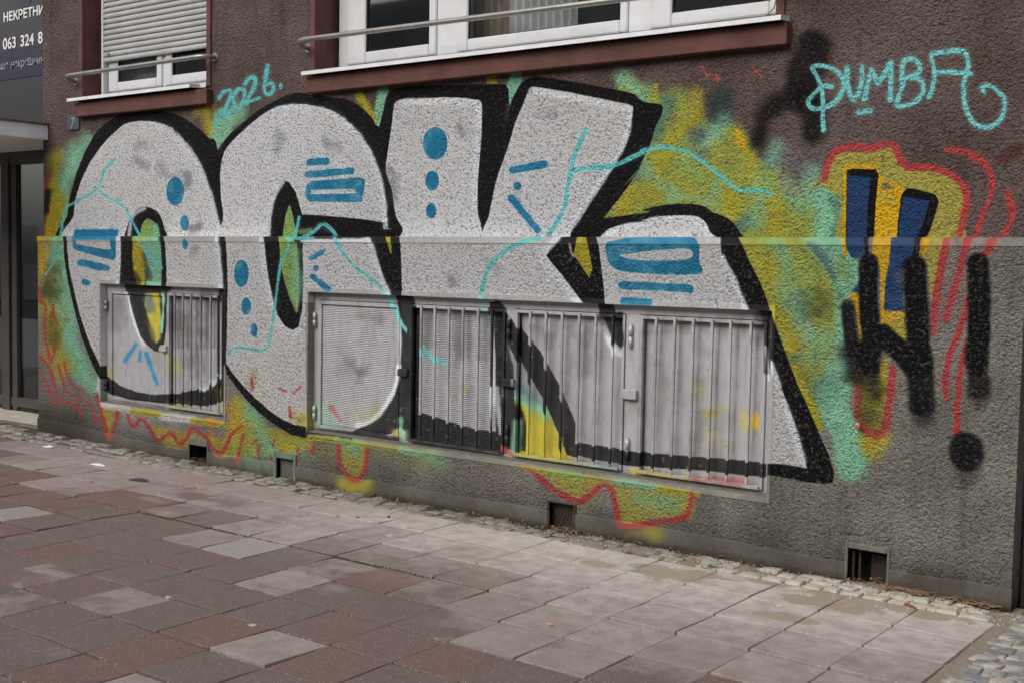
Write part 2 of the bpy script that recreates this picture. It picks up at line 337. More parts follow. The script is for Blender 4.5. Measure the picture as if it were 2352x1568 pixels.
S('p','C','teal',90,'1000,0 1060,120 1110,260 1120,370',26,.85)
S('p','C','yel',90,'1210,215 1270,220',16,.85); S('p','C','yel',50,'1215,270 1240,290',16,.6)
S('p','7','teal',90,'500,260 470,420 520,560',26,.55); S('p','7','teal',80,'420,120 440,220',20,.5); S('p','7','teal',90,'740,900 690,1020',26,.5); S('p','7','teal',70,'560,700 600,840',20,.5)
# gold column with navy bars
P('p','7','gold','1170,90 1310,90 1290,400 1260,680 1430,680 1440,975 1340,880 1225,790 1222,330 1150,240',3,sm=0)
P('p','7','lemon','1280,760 1436,720 1440,970 1360,900',12,.8,sm=0)
P('p','7','gold','975,545 1050,530 1085,600 1085,760 1080,960 1055,900 1035,700',3,sm=0)
P('p','7','lemon','1545,90 1740,90 1720,250 1650,560 1615,600 1600,400 1580,280 1530,240',3,sm=0)
P('p','7','gold','1545,110 1620,110 1560,250 1530,240',5,sm=0)
P('p','7','gold','915,90 960,90 955,260 930,230',3,sm=0)
P('p','7','navy','950,90 1112,90 1102,215 1045,270 1000,260 955,190',3,sm=0)
P('p','7','navy','1000,520 1060,440 1060,540',5,.85,sm=0)
P('p','7','navy','1312,90 1510,90 1480,260 1400,310 1405,680 1250,668 1262,450 1290,300',3,sm=0)
S('p','7','red',56,'1755,90 1700,330 1665,550 1645,740 1638,840',4); S('p','7','red',54,'1918,90 1850,350 1790,560 1732,740',4)
S('p','7','red',60,'2125,90 2050,235',5); S('p','7','red',50,'1930,560 1900,640 1850,820 1780,1000 1735,1200 1742,1350',4)
S('p','7','red',50,'1912,920 1870,1060 1835,1300 1822,1600 @C 1705,170',4)
P('p','7','yel','1090,1150 1160,1180 1220,1060 1290,1100 1270,1600 @C 1300,120 1250,180 1190,150 @7 1080,1600',14,.9)
P('p','C','lemon','1180,0 1310,0 1310,110 1270,170 1220,160 1180,90',6,.8)
S('p','7','red',62,'1320,1130 1300,1350 1268,1540 @C 1318,60 1300,160 1250,188 1190,150 1158,80 1150,0 @7 1045,1400 1060,1200 1062,1000',4)
S('p','7','black',34,'1115,90 1115,240',2.5,mott=.02); S('p','7','black',44,'1522,90 1500,240',2.5,mott=.02)
S('p','7','black',150,'1130,300 1130,600 1150,900 1140,1120',9,mott=.02); S('p','7','black',180,'1140,1000 1120,1180',26,.85,mott=.02)
S('p','7','black',190,'1490,340 1510,700 1535,1100',11,mott=.02); S('p','7','black',215,'1530,1100 1555,1400',16,.96,mott=.02); S('p','7','black',180,'1560,1400 1575,1520',34,.75,mott=.02)
S('p','7','black',110,'965,650 985,800 1020,1000',12,.95,mott=.02); S('p','7','black',110,'1010,1000 1030,1160',30,.8,mott=.02)
S('p','7','black',170,'1240,860 1380,1000 1480,1120',10,mott=.02)
S('p','7','dol',120,'1140,1240 1150,1380 1150,1500',26,.75); S('p','7','black',60,'1200,1230 1200,1330',24,.6)
S('p','7','black',180,'1990,310 2000,600 1995,900 1985,1100',11,mott=.02); S('p','7','black',200,'1985,1000 1990,1290',20,.92,mott=.02)
S('p','7','black',120,'1990,1320 1995,1400',30,.6,mott=.02)
E('p','C','black',1756,285,100,115,13,.97,mott=.02); E('p','C','black',1756,330,90,150,34,.5,mott=.02)
# silver fields of the plinth
P('p','4','silver','440,100 1500,100 1520,700 1500,1200 640,1200 665,1080 600,940 540,750 490,550 450,350',2,sm=0)
P('p','4','silver','1510,100 @5 700,60 790,60 790,520 120,520 126,1420 60,1400 @4 1900,1395 1800,1320 1700,1240 1600,1120 1512,1010',3,sm=0)
P('p','5','silver','750,60 1850,60 1740,205 2010,560 750,500',2,sm=0)
P('p','6','silver','480,-262 1325,-262 1400,0 1450,130 1510,260 500,220',2,sm=0)
P('p','6','silver','1600,440 1655,560 1690,680 1740,800 1800,960 1850,1120 1895,1300 1760,1290 1600,1260',3,sm=0)
for k,w,pts,o in (('5',70,'1080,320 1110,390',.4),('5',50,'1350,250 1420,330',.2),('4',40,'1290,250 1280,300',.3),('4',60,'1700,1060 1690,1180',.2)): S('p',k,'dark',w,pts,14,o,spec=.4)
S('p','4','yel',90,'2020,1400 2050,1500',18,.8); S('p','4','lemon',60,'1980,1330 2000,1380',24,.4); S('p','4','lemon',80,'1680,1060 1750,1200',30,.3)
# black parts of the plinth
P('p','4','black','425,100 430,300 450,430 480,570 510,700 550,840 600,970 640,1060 690,1140 690,1060 640,960 590,850 540,700 500,540 465,380 450,240 448,100',2,sm=0,mott=.02)
P('p','4','black','812,100 1095,100 1112,250 1118,360 1120,520 795,520 812,330',2,sm=0,mott=.02)
P('p','4','yel','892,100 985,100 985,300 975,520 935,520 905,430 888,330',5,sm=0)
P('p','4','teal','960,100 1065,100 1085,280 1090,520 985,520 985,420 965,250',5,sm=0)
S('p','4','black',26,'970,280 990,400 1000,440',14,.6); S('p','4','black',40,'900,420 930,470',12,.6)
P('p','4','black','1456,100 1512,100 1524,300 1530,500 1524,800 1518,1020 1496,1030 1490,700 1492,420 1475,280',2,sm=0,mott=.02)
P('p','4','black','1766,100 2090,100 2080,150 2040,200 2030,250 2038,350 2035,500 2030,650 2005,770 1965,790 1915,765 1865,690 1832,580 1805,450 1785,300',2,sm=0,mott=.02)
P('p','4','ltgreen','1870,100 1998,100 1995,220 2010,350 2010,560 1992,680 1950,590 1905,450 1882,300',3,sm=0)
S('p','4','teal',36,'1985,260 1995,420 1990,580',14,.7); S('p','4','pale',20,'1996,580 1994,660',6,.8)
S('p','5','black',30,'60,100 120,100 560,84',3,mott=.02,sm=0)
P('p','5','black','545,60 755,60 762,200 768,380 768,520 700,520 660,390 610,260 580,160',2,sm=0,mott=.02)
P('p','5','yel','655,60 692,60 700,190 690,190',2,sm=0)
P('p','5','black','1860,60 2078,60 2098,200 2120,380 2138,560 2020,560 1930,450 1850,340 1780,260 1738,205 1790,140',2,sm=0,mott=.02)
P('p','5','yel','1950,80 2010,80 2030,200 2048,290 2028,355 1970,270 1920,200',2.5,sm=0); S('p','5','silver',16,'1895,130 1905,180 1920,210',6,.8)
P('p','7','black','-30,60 95,60 110,100 200,300 280,460 340,620 @6 1650,240 1700,380 1760,550 1830,730 1900,880 1980,1070 2040,1200 2078,1330 2070,1392 2000,1402 1900,1392 1800,1370 1640,1342 1600,1340 1600,1262 1760,1272 1895,1296 1850,1120 1800,960 1740,800 1700,680 1655,570 1600,440 1600,260 1510,260 1450,130 1400,0 @7 60,400 0,280 -30,220',2.4,sm=0,mott=.02)
P('p','4','black','1512,1005 1570,1090 1640,1170 1720,1250 1810,1330 1900,1390 1980,1425 2060,1437 2060,1512 1960,1490 1860,1432 1750,1350 1660,1262 1580,1162 1525,1085',2.6,sm=0,mott=.02)
S('p','5','black',40,'100,1395 240,1420 420,1440',4,.95)
# white highlights
S('p','4','white',18,'800,140 797,300 797,490',4,.85); S('p','4','white',26,'1455,120 1472,300 1484,420 1490,520',5,.9)
S('p','4','white',28,'1755,120 1775,350 1808,520 1845,680 1900,770 1955,822 2010,790',7,.8)
S('p','5','white',24,'100,112 300,104 535,100',4,.9); S('p','5','white',34,'548,100 590,230 640,370 690,500',5,.9)
S('p','5','white',40,'1830,80 1740,170 1718,222 1780,310 1880,430 1965,540',8,.85)
S('p','7','white',40,'-20,250 0,300 70,430 130,570 180,690',7,.9); S('p','6','white',30,'1655,590 1705,740',5,.9)
S('p','6','white',44,'1740,860 1790,980 1830,1100 1870,1250',12,.8)
# blue marks of the plinth
P('p','4','blue','486,100 790,100 778,200 778,300 760,325 720,312 510,256 488,236',1.6,sm=0); P('p','4','silver','510,186 738,186 745,250 700,248 520,215 508,205',1.6,sm=0)
S('p','4','blue',46,'542,338 712,374',sm=0); S('p','4','blue',36,'566,468 590,472'); E('p','4','blue',1243,213,19,38); E('p','4','blue',1622,410,49,92); E('p','4','blue',1654,632,34,58); E('p','4','blue',1707,790,24,46)
S('p','5','blue',34,'160,225 238,178'); E('p','5','blue',190,290,20,20); S('p','5','blue',36,'170,350 272,430')
P('p','D','blue','1392,580 1400,556 1480,544 1592,544 1606,600 1600,630 1450,626 1405,612',1.6); P('p','D','silver','1424,587 1480,578 1570,571 1590,580 1588,592 1560,598 1470,598',1.6)
S('p','6','blue',54,'652,70 1105,92'); S('p','6','blue',44,'665,178 840,184'); S('p','6','navy',8,'1280,165 1300,225',2,.6)
# cyan lines of the plinth
S('p','4','cyan',15,'380,100 368,200 362,290 345,360 305,418'); S('p','4','cyan',17,'905,140 930,185 970,250 1000,300 1060,340 1085,370')
S('p','4','cyan',18,'1955,120 1945,180 1930,260 1890,330 1870,450 1850,600 1830,750 1810,870 1770,925 1700,920 1620,905 1560,920 1533,950')
S('p','4','cyan',30,'1935,175 2100,165',3,.8,sm=0); S('p','5','cyan',20,'310,60 340,140 380,200 450,280 530,340 600,390 640,440 655,480')
S('p','5','cyan',26,'1700,90 1570,120 1470,170 1390,240 1340,310 1320,390 1305,440 1298,520')
# thin red lines low on the plinth
for w,pts in ((18,'262,510 275,590 308,640 300,750 312,870 335,985 352,980 372,900'),(18,'272,970 330,1040 365,1150 400,1250 480,1280 530,1310 552,1345'),(17,'262,1065 310,1140 340,1220 375,1300'),(15,'395,1030 420,1120 450,1200 530,1240 600,1290 640,1370 645,1430'),(14,'435,1010 450,1090 490,1160 560,1190'),(14,'358,620 362,690 385,760')):
    S('p','4','red',w,pts,3,.85)
S('p','4','red',26,'650,1230 680,1330 710,1440 740,1515 768,1440 785,1380 795,1310',3,.9)
S('p','R','red',30,'1200,20 1230,110 1270,120 1325,60 1400,130 1450,210 1490,260 1600,190 1640,230 1690,290 1755,245 1800,150 1870,170 1950,250 2000,330 2080,385 2125,320 2180,200 2275,125',3,.9)
S('p','R','red',26,'2290,220 2255,330 2238,470',4,.85)
for k,w,pts in (('4',16,'1690,1110 1700,1180'),('4',16,'1880,1180 1920,1200'),('4',18,'1975,1210 2020,1165'),('4',20,'1945,1300 1950,1370'),('S',24,'605,20 600,110'),('S',20,'540,120 580,130'),('S',16,'80,70 80,210'),('S',16,'295,110 298,180'),('S',18,'200,180 205,250'),('S',14,'450,100 460,220'),('S',20,'20,60 60,20'),('S',18,'230,20 215,80'),('S',26,'310,210 315,250')):
    S('p',k,'red',w,pts,4,.8)
S('p','S','red',36,'835,30 840,200 875,290 950,372 1000,398 1055,345 1092,230 1105,50',3,.92)
S('p','B','red',30,'1120,365 1180,420 1250,480 1330,530 1400,560 1450,542 1510,490 1550,465 1588,490 1605,560 1625,650 1652,695 1750,688 1860,672 @C 0,680 100,665 190,645 222,590 238,510',3,.92)
# painted sill edge
for pts,c,o in (('5|150,1425 330,1440','lemon',.9),('5|330,1440 520,1470','ltgreen',.9),('5|520,1470 800,1510','lemon',.7),('5|760,1510 900,1540','teal',.7),('6|0,1290 180,1320','lemon',.8),('6|180,1320 420,1360','ltgreen',.8),('6|420,1360 620,1390','lemon',.8),('6|600,1385 900,1425','teal',.7),('6|900,1430 1160,1470','yel',.8),('4|700,1290 860,1320','silver',.8),('4|900,1330 1090,1360','yel',.9),('4|1090,1370 1300,1390','silver',.7),('4|1300,1395 1520,1425','yel',.85),('4|1400,1400 1440,1410','orange',.8)):
    k,q = pts.split('|'); S('p',k,c,46,q,6,o)
S('p','6','red',26,'1120,1455 1125,1500',4,.8); S('p','6','yel',30,'1668,215 1690,300',3,.9)
# ================= metal shutters =================
for r in ('-60,-60 2400,-60 2400,1700 -60,1700',): P('s','5','sgrey',r,1,sm=0,mott=.03); P('s','6','sgrey',r,1,sm=0,mott=.03)
P('s','4','sgrey','600,420 1560,420 1560,1460 600,1460',1,sm=0,mott=.03)
for k,w,pts,o in (('4',70,'820,620 800,760',.3),('4',40,'1190,600 1200,900',.35),('4',50,'1260,700 1260,1000',.3),('4',60,'1400,600 1380,800',.4),('4',50,'1320,900 1330,1080',.3),('5',70,'640,640',.3),('5',60,'430,930 500,980',.35),('5',50,'560,950 520,1000',.25),('5',50,'500,610 530,620',.3),('5',80,'1140,620 1150,900',.35),('5',60,'950,640 940,800',.25),('5',80,'1700,700 1760,760',.3),('5',90,'1980,900 2000,980',.2),('6',60,'1150,460 1200,520',.25),('6',80,'930,700 900,560',.2),('6',60,'400,440',.3),('6',50,'1190,940 1170,1080',.25),('6',80,'1620,300 1600,420',.5),('4',60,'690,520 720,600',.4),('5',60,'150,470 260,500',.4)):
    S('s',k,'dark',w,pts,18,o,spec=.5)
P('s','4','black','850,460 880,560 900,640 930,730 960,830 1010,890 1060,930 1100,936 1130,880 1145,760 1150,460',2.2,sm=0,mott=.02)
P('s','4','yel','1000,540 1095,540 1100,700 1100,850 1070,880 1040,840 1020,740 990,620',7,sm=0)
S('s','4','bg',56,'1020,570 1030,650',12,.85); S('s','4','dol',30,'1020,760 1050,850',8,.8); S('s','4','teal',24,'1122,500 1120,640 1108,800',3,.95); S('s','4','black',70,'980,490 1140,500',12,.85)
S('s','4','white',15,'878,540 905,680 940,790 985,890',4,.8)
S('s','4','blue',25,'932,885 855,1000'); S('s','4','blue',15,'962,930 957,992'); S('s','4','blue',25,'1002,945 1075,1150')
P('s','4','black','690,1060 760,1110 830,1160 930,1200 1050,1220 1200,1215 1320,1190 1420,1140 1500,1050 1540,1040 1540,1260 1400,1300 1100,1275 900,1252 760,1215 690,1120',3,sm=0,mott=.02)
S('s','4','white',34,'1370,1185 1440,1140 1495,1080',6,.85); S('s','4','yel',50,'1150,940 1190,1030',18,.5); S('s','4','yel',30,'760,1070',14,.6); S('s','4','black',40,'1515,480 1520,1060',5,mott=.02)
S('s','4','yel',40,'1180,1290 1500,1330',14,.55); S('s','4','yel',50,'1480,1200 1500,1290',14,.7)
# second opening
P('s','5','black','740,440 850,440 880,520 885,900 885,1300 880,1430 780,1350 700,1400 560,1450 380,1420 480,1372 580,1320 680,1225 745,1110 778,1000 788,850 790,700 775,560',2.4,sm=0,mott=.02)
S('s','5','white',36,'492,1338 560,1322 640,1262 700,1175 750,1070 776,950',7,.95); S('s','5','white',14,'776,950 784,800 782,660',5,.7)
S('s','5','black',46,'180,1385 400,1400 780,1440',6,.95,mott=.02)
S('s','5','teal',34,'785,1300 795,1440',9,.8); S('s','5','yel',36,'735,1375 770,1400',10,.6); S('s','5','teal',90,'270,1260 300,1310',34,.45); S('s','5','red',22,'310,1215 375,1310',8,.6)
S('s','5','lemon',60,'470,1270 560,1290',26,.4); S('s','5','lemon',50,'620,1210 590,1250',20,.45); S('s','5','teal',30,'190,1250 200,1400 420,1450',14,.6)
S('s','5','cyan',26,'690,440 720,520 760,590 790,660 850,740 895,800 930,850 960,885 1010,905 1060,928',2); S('s','5','cyan',22,'1345,500 1340,600 1328,700',10,.5)
P('s','5','black','870,540 895,540 895,1260 1000,1290 1150,1340 1270,1372 1400,1385 1500,1400 1500,1530 900,1460 820,1440 830,600',2.6,sm=0,mott=.02)
P('s','5','black','1380,520 1440,510 1490,560 1500,700 1500,1460 1400,1440 1400,900 1385,700',2.6,sm=0,mott=.02)
S('s','5','white',12,'1384,620 1383,900 1388,1200',4,.8); S('s','5','white',36,'1405,1100 1420,1280 1436,1390',9,.85)
S('s','5','yel',36,'1180,1080 1182,1110',8,.6); S('s','5','teal',40,'820,1380 830,1450',14,.7)
P('s','5','grey','1490,700 1560,900 1700,1100 1760,1250 1550,1180 1530,1000',10,.5,sm=0)
P('s','5','yel','1550,1180 1640,1190 1740,1250 1800,1350 1850,1480 1930,1560 1550,1560 1560,1400',7,sm=0); S('s','5','teal',70,'1530,1140 1640,1190 1760,1270',14,.85); S('s','5','bg',50,'1540,1060 1600,1120 1720,1200',18,.7)
P('s','5','black','1500,760 1540,950 1560,1200 1610,1350 1600,1520 1500,1500 1490,1000',8,.95,sm=0,mott=.02)
S('s','5','teal',40,'1560,1320 1540,1530',12,.7)
P('s','5','black','1380,520 1440,510 1560,680 1700,850 1830,1080 1900,1240 1940,1340 1940,1560 1880,1540 1815,1380 1740,1210 1640,1030 1550,880 1470,740 1390,600',3,sm=0,mott=.02)
P('s','6','black','330,1120 470,1140 680,1170 870,1195 1100,1215 1350,1232 1640,1262 1640,1350 1500,1345 1200,1310 900,1290 700,1270 480,1240 330,1200',2.6,sm=0,mott=.02)
S('s','6','black',100,'560,190 590,300 640,420',6,mott=.02); S('s','6','black',60,'655,280 658,460',8,mott=.02); S('s','6','white',40,'525,360 590,480 640,530',10,.85)
S('s','6','black',46,'1650,230 1655,640',8,mott=.02); S('s','6','white',18,'1642,480 1660,700',5,.7); S('s','6','black',70,'1630,240 1650,300',14,.8)
E('s','6','gold',1550,980,26,62,6,.95); S('s','6','yel',70,'1470,930 1480,1020',16,.55); S('s','6','yel',50,'1240,930 1340,890',18,.55); S('s','6','yel',40,'1240,1050 1270,1070',14,.6); S('s','6','yel',50,'1170,760 1200,780',20,.3); S('s','6','yel',40,'1280,1120 1400,1130',24,.25)
for pts,c,o in (('0,1230 120,1235','teal',.7),('120,1235 320,1265','yel',.8),('320,1265 470,1290','lemon',.8),('470,1280 640,1310','teal',.6),('750,1310 960,1350','yel',.8),('860,1360 960,1370','gold',.8),('960,1360 1160,1390','yel',.7),('1170,1370 1230,1390','red',.8),('1250,1360 1480,1390','red',.45),('1240,1410 1400,1430','yel',.5)): S('s','6',c,40,pts,9,o)
for x in (30,145,245): S('s','6','yel',26,'%d,1100 %d,1250'%(x,x-8),8,.6)
for x in (860,980,1100,1225): S('s','6','yel',22,'%d,1290 %d,1370'%(x,x-4),6,.7)
S('s','5','red',34,'1460,1490 1530,1530',6,.8); S('s','5','yel',30,'900,1500 1440,1560',10,.5)

# cracks and rusty stains
CR = (46,44,40)
for k,w,pts in (('C',4,'1095,740 1160,745 1215,748 1260,775 1330,778'),('C',4,'1235,715 1262,705 1275,690'),('C',3,'1040,700 1100,742'),('3',9,'2250,950 2240,990 2270,1040 2290,1090'),('3',6,'2100,1020 2130,1060 2110,1130')): S('u' if k=='3' else 'p',k,CR,w,pts,1.5,.8)
S('u','3',(86,40,34),60,'2320,880 2255,920 2235,930',14,.7); S('u','3',(86,40,34),30,'1200,330 1230,370',12,.4); S('u','3',(150,70,50),10,'700,410 800,460',6,.4)
S('p','C',(60,50,44),110,'1480,980 1600,1000 1700,1010',18,.5); S('p','7',CR,3,'440,620 400,650',1.5,.8)
for x in (1160,1215,1290,1330,1365): S('s','5','dark',26,'%d,600 %d,900'%(x,x),12,.35)
for x in (1200,1262,1320,1390,1440): S('s','4','dark',26,'%d,560 %d,900'%(x,x),12,.5)
for x in (40,160,270,390,500,800,900,1030,1160,1290,1420,1550): S('s','6','dark',44,'%d,300 %d,380'%(x+50,x+50),14,.3); S('s','6','dark',12,'%d,330 %d,1200'%(x+18,x-20),6,.3)
# ---------------------------------------------------------------- helpers
def Wp(k, x, y, Y=0.0):                        # measured point -> point on the wall-parallel plane at depth Y
    o = ZOOM[k]; X, Z = to_wall(o[0]+x*o[2], o[1]+y*o[2], Y); return Vector((float(X), Y, float(Z)))
TILT = 0.0141
def Gp(k, x, y):                               # measured point -> point on the pavement
    o = ZOOM[k]; v = np.array([(o[0]+x*o[2]-1176)/FOC, (o[1]+y*o[2]-784)/FOC, 1.0])@RM
    s = (TILT*CAM[1]-CAM[2])/(v[2]-TILT*v[1]); q = CAM+s*v; return Vector([float(t) for t in q])
ZOOM['r'] = (1148.4, 1148.4, .26758); ZOOM['s'] = (1722.6, 1148.4, .26758)
def base_z(X): return TILT*0+.004+.042*max(0.0, (-X-3.5)/4.9)**1.3     # the ground climbs a little along the wall
class MB:
    def __init__(s): s.v = []; s.f = []
    def quad(s, a, b, c, d): n = len(s.v); s.v += [tuple(a), tuple(b), tuple(c), tuple(d)]; s.f.append((n, n+1, n+2, n+3))
    def box(s, x0, x1, y0, y1, z0, z1):
        n = len(s.v); s.v += [(x, y, z) for z in (z0, z1) for y in (y0, y1) for x in (x0, x1)]
        s.f += [tuple(n+i for i in f) for f in ((0, 2, 3, 1), (4, 5, 7, 6), (0, 1, 5, 4), (2, 6, 7, 3), (0, 4, 6, 2), (1, 3, 7, 5))]
        return s
    def cyl(s, a, b, r, n=10, r2=None):
        a = Vector(a); b = Vector(b); d = (b-a).normalized(); u = d.orthogonal().normalized(); t = d.cross(u); k = len(s.v); r2 = r if r2 is None else r2
        for p, q in ((a, r), (b, r2)):
            for i in range(n): g = 2*math.pi*i/n; s.v.append(tuple(p+(u*math.cos(g)+t*math.sin(g))*q))
        for i in range(n): s.f.append((k+i, k+(i+1) % n, k+n+(i+1) % n, k+n+i))
        s.f.append(tuple(k+i for i in reversed(range(n)))); s.f.append(tuple(k+n+i for i in range(n))); return s
    def tube(s, pts, r, n=8):
        pts = [Vector(p) for p in pts]; k = len(s.v); u = None
        for i, p in enumerate(pts):
            d = (pts[min(i+1, len(pts)-1)]-pts[max(i-1, 0)]).normalized()
            u = d.orthogonal().normalized() if u is None else (u-d*u.dot(d)).normalized(); t = d.cross(u)
            for j in range(n): g = 2*math.pi*j/n; s.v.append(tuple(p+(u*math.cos(g)+t*math.sin(g))*r))
        for i in range(len(pts)-1):
            for j in range(n): s.f.append((k+i*n+j, k+i*n+(j+1) % n, k+(i+1)*n+(j+1) % n, k+(i+1)*n+j))
        s.f.append(tuple(k+j for j in reversed(range(n)))); e = k+(len(pts)-1)*n; s.f.append(tuple(e+j for j in range(n))); return s
def uv_world(me, off=(0, 0, 0)):
    uvl = me.uv_layers.new(name='paint'); n = len(me.loops); vi = np.zeros(n, np.int32); me.loops.foreach_get('vertex_index', vi)
    co = np.zeros(len(me.vertices)*3, np.float32); me.vertices.foreach_get('co', co); co = co.reshape(-1, 3)[vi]
    uv = np.stack([(co[:, 0]+off[0]-CX0)/(CW*CS), (co[:, 2]+off[2])/(CH*CS)], 1).astype(np.float32); uvl.data.foreach_set('uv', uv.ravel())
WORLD = {}
def obj(name, mb, mat, parent=None, bevel=0, smooth_=False, uv=False, centre=True):
    me = bpy.data.meshes.new(name); v = np.array(mb.v, float)
    c = (v.min(0)+v.max(0))/2 if centre else np.zeros(3)
    if centre and parent is None: c[2] = v[:, 2].min()
    me.from_pydata([tuple(q) for q in (v-c)], [], mb.f); me.update()
    if bevel:
        bm = bmesh.new(); bm.from_mesh(me); bmesh.ops.bevel(bm, geom=[e for e in bm.edges if len(e.link_faces) == 2 and e.calc_face_angle(0) > .6], offset=bevel, segments=1, affect='EDGES')
        bm.to_mesh(me); bm.free()
    if smooth_:
        for p in me.polygons: p.use_smooth = len(p.vertices) == 4
    if uv: uv_world(me, c)
    me.materials.append(mat); o = bpy.data.objects.new(name, me); sc.collection.objects.link(o)
    return hook(o, parent, Vector(c))
def hook(o, parent, loc):
    WORLD[o.name] = Vector(loc)
    if parent is not None: o.parent = parent; o.location = Vector(loc)-WORLD[parent.name]
    else: o.location = loc
    return o
def tag(o, label=None, cat=None, group=None, kind=None):
    if label: o['label'] = label
    if cat: o['category'] = cat
    if group: o['group'] = group
    if kind: o['kind'] = kind
    return o
def empty(name, loc, label=None, cat=None, group=None, parent=None):
    o = bpy.data.objects.new(name, None); sc.collection.objects.link(o); o.empty_display_size = .2
    hook(o, parent, Vector(loc)); return tag(o, label, cat, group)
# ---------------------------------------------------------------- paint images
def make_image(name, arr, data):
    im = bpy.data.images.new(name, CW, CH, alpha=True); im.colorspace_settings.name = 'Non-Color' if data else 'sRGB'
    im.alpha_mode = 'CHANNEL_PACKED'; im.pixels.foreach_set(np.ascontiguousarray(arr, np.float32).ravel()); im.update(); im.pack(); return im
lum_ = RGB.mean(2, keepdims=True); RGB = lum_+(RGB-lum_)*.88; lin = np.clip(RGB, 0, 1); lin = np.where(lin <= .04045, lin/12.92, ((lin+.055)/1.055)**2.4)*GAIN
lin = np.clip(lin, 0, 1); srgb = np.where(lin <= .0031308, lin*12.92, 1.055*lin**(1/2.4)-.055)
IMG = make_image('spray_paint', np.dstack([srgb, np.ones_like(ALPHA)]), False)
IMM = make_image('spray_paint_coverage', np.dstack([ALPHA, SILV, SILV*0, np.ones_like(ALPHA)]), True)
def lin3(c, g=1.0): return tuple((x/12.92 if x <= .04045 else ((x+.055)/1.055)**2.4)*g for x in [t/255 for t in c])+(1,)
class NT:
    def __init__(s, name):
        s.m = bpy.data.materials.new(name); s.m.use_nodes = True; s.t = s.m.node_tree; s.n = s.t.nodes; s.b = s.n['Principled BSDF']
        s.pos = s.n.new('ShaderNodeNewGeometry').outputs['Position']
    def ln(s, a, b): s.t.links.new(a, b)
    def setv(s, sock, v):
        if hasattr(v, 'links'): s.ln(v, sock)
        else: sock.default_value = v
    def noise(s, scale, detail=2, rough=.5, vec=None, dist=0):
        n = s.n.new('ShaderNodeTexNoise'); s.ln(vec or s.pos, n.inputs['Vector']); n.inputs['Scale'].default_value = scale
        n.inputs['Detail'].default_value = detail; n.inputs['Roughness'].default_value = rough; n.inputs['Distortion'].default_value = dist; return n.outputs[0]
    def vor(s, scale, feat='F1', out='Distance', vec=None, rand=1):
        n = s.n.new('ShaderNodeTexVoronoi'); n.feature = feat; s.ln(vec or s.pos, n.inputs['Vector']); n.inputs['Scale'].default_value = scale; n.inputs['Randomness'].default_value = rand; return n.outputs[out]
    def math(s, op, a, b=0.0, c=0.0, clamp=False):
        n = s.n.new('ShaderNodeMath'); n.operation = op; n.use_clamp = clamp
        for i, v in enumerate((a, b, c)): s.setv(n.inputs[i], v)
        return n.outputs[0]
    def step(s, v, lo, hi, a=0.0, b=1.0):
        n = s.n.new('ShaderNodeMapRange'); n.interpolation_type = 'SMOOTHSTEP'
        for i, x in enumerate((v, lo, hi, a, b)): s.setv(n.inputs[i], x)
        return n.outputs[0]
    def mix(s, f, a, b, mode='MIX'):
        n = s.n.new('ShaderNodeMix'); n.data_type = 'RGBA'; n.blend_type = mode; s.setv(n.inputs[0], f); s.setv(n.inputs[6], a); s.setv(n.inputs[7], b); return n.outputs[2]
    def vscale(s, sx, sy, sz):
        n = s.n.new('ShaderNodeMapping'); s.ln(s.pos, n.inputs[0]); n.inputs['Scale'].default_value = (sx, sy, sz); return n.outputs[0]
    def sep(s):
        n = s.n.new('ShaderNodeSeparateXYZ'); s.ln(s.pos, n.inputs[0]); return n.outputs
    def bump(s, h, dist, strength=1.0, prev=None):
        n = s.n.new('ShaderNodeBump'); s.ln(h, n.inputs['Height']); n.inputs['Distance'].default_value = dist; n.inputs['Strength'].default_value = strength
        if prev: s.ln(prev, n.inputs['Normal'])
        return n.outputs[0]
    def out(s, col=None, rough=None, metal=None, norm=None, spec=None):
        for k, v in (('Base Color', col), ('Roughness', rough), ('Metallic', metal), ('Normal', norm), ('Specular IOR Level', spec)):
            if v is not None: s.setv(s.b.inputs[k], v)
        return s.m
    def paint(s):
        uv = s.n.new('ShaderNodeUVMap'); uv.uv_map = 'paint'; o = []
        for im in (IMG, IMM):
            t = s.n.new('ShaderNodeTexImage'); t.image = im; t.extension = 'CLIP'; t.interpolation = 'Linear'; s.ln(uv.outputs[0], t.inputs[0]); o.append(t.outputs[0])
        sp = s.n.new('ShaderNodeSeparateColor'); s.ln(o[1], sp.inputs[0]); return o[0], sp.outputs[0], sp.outputs[1]
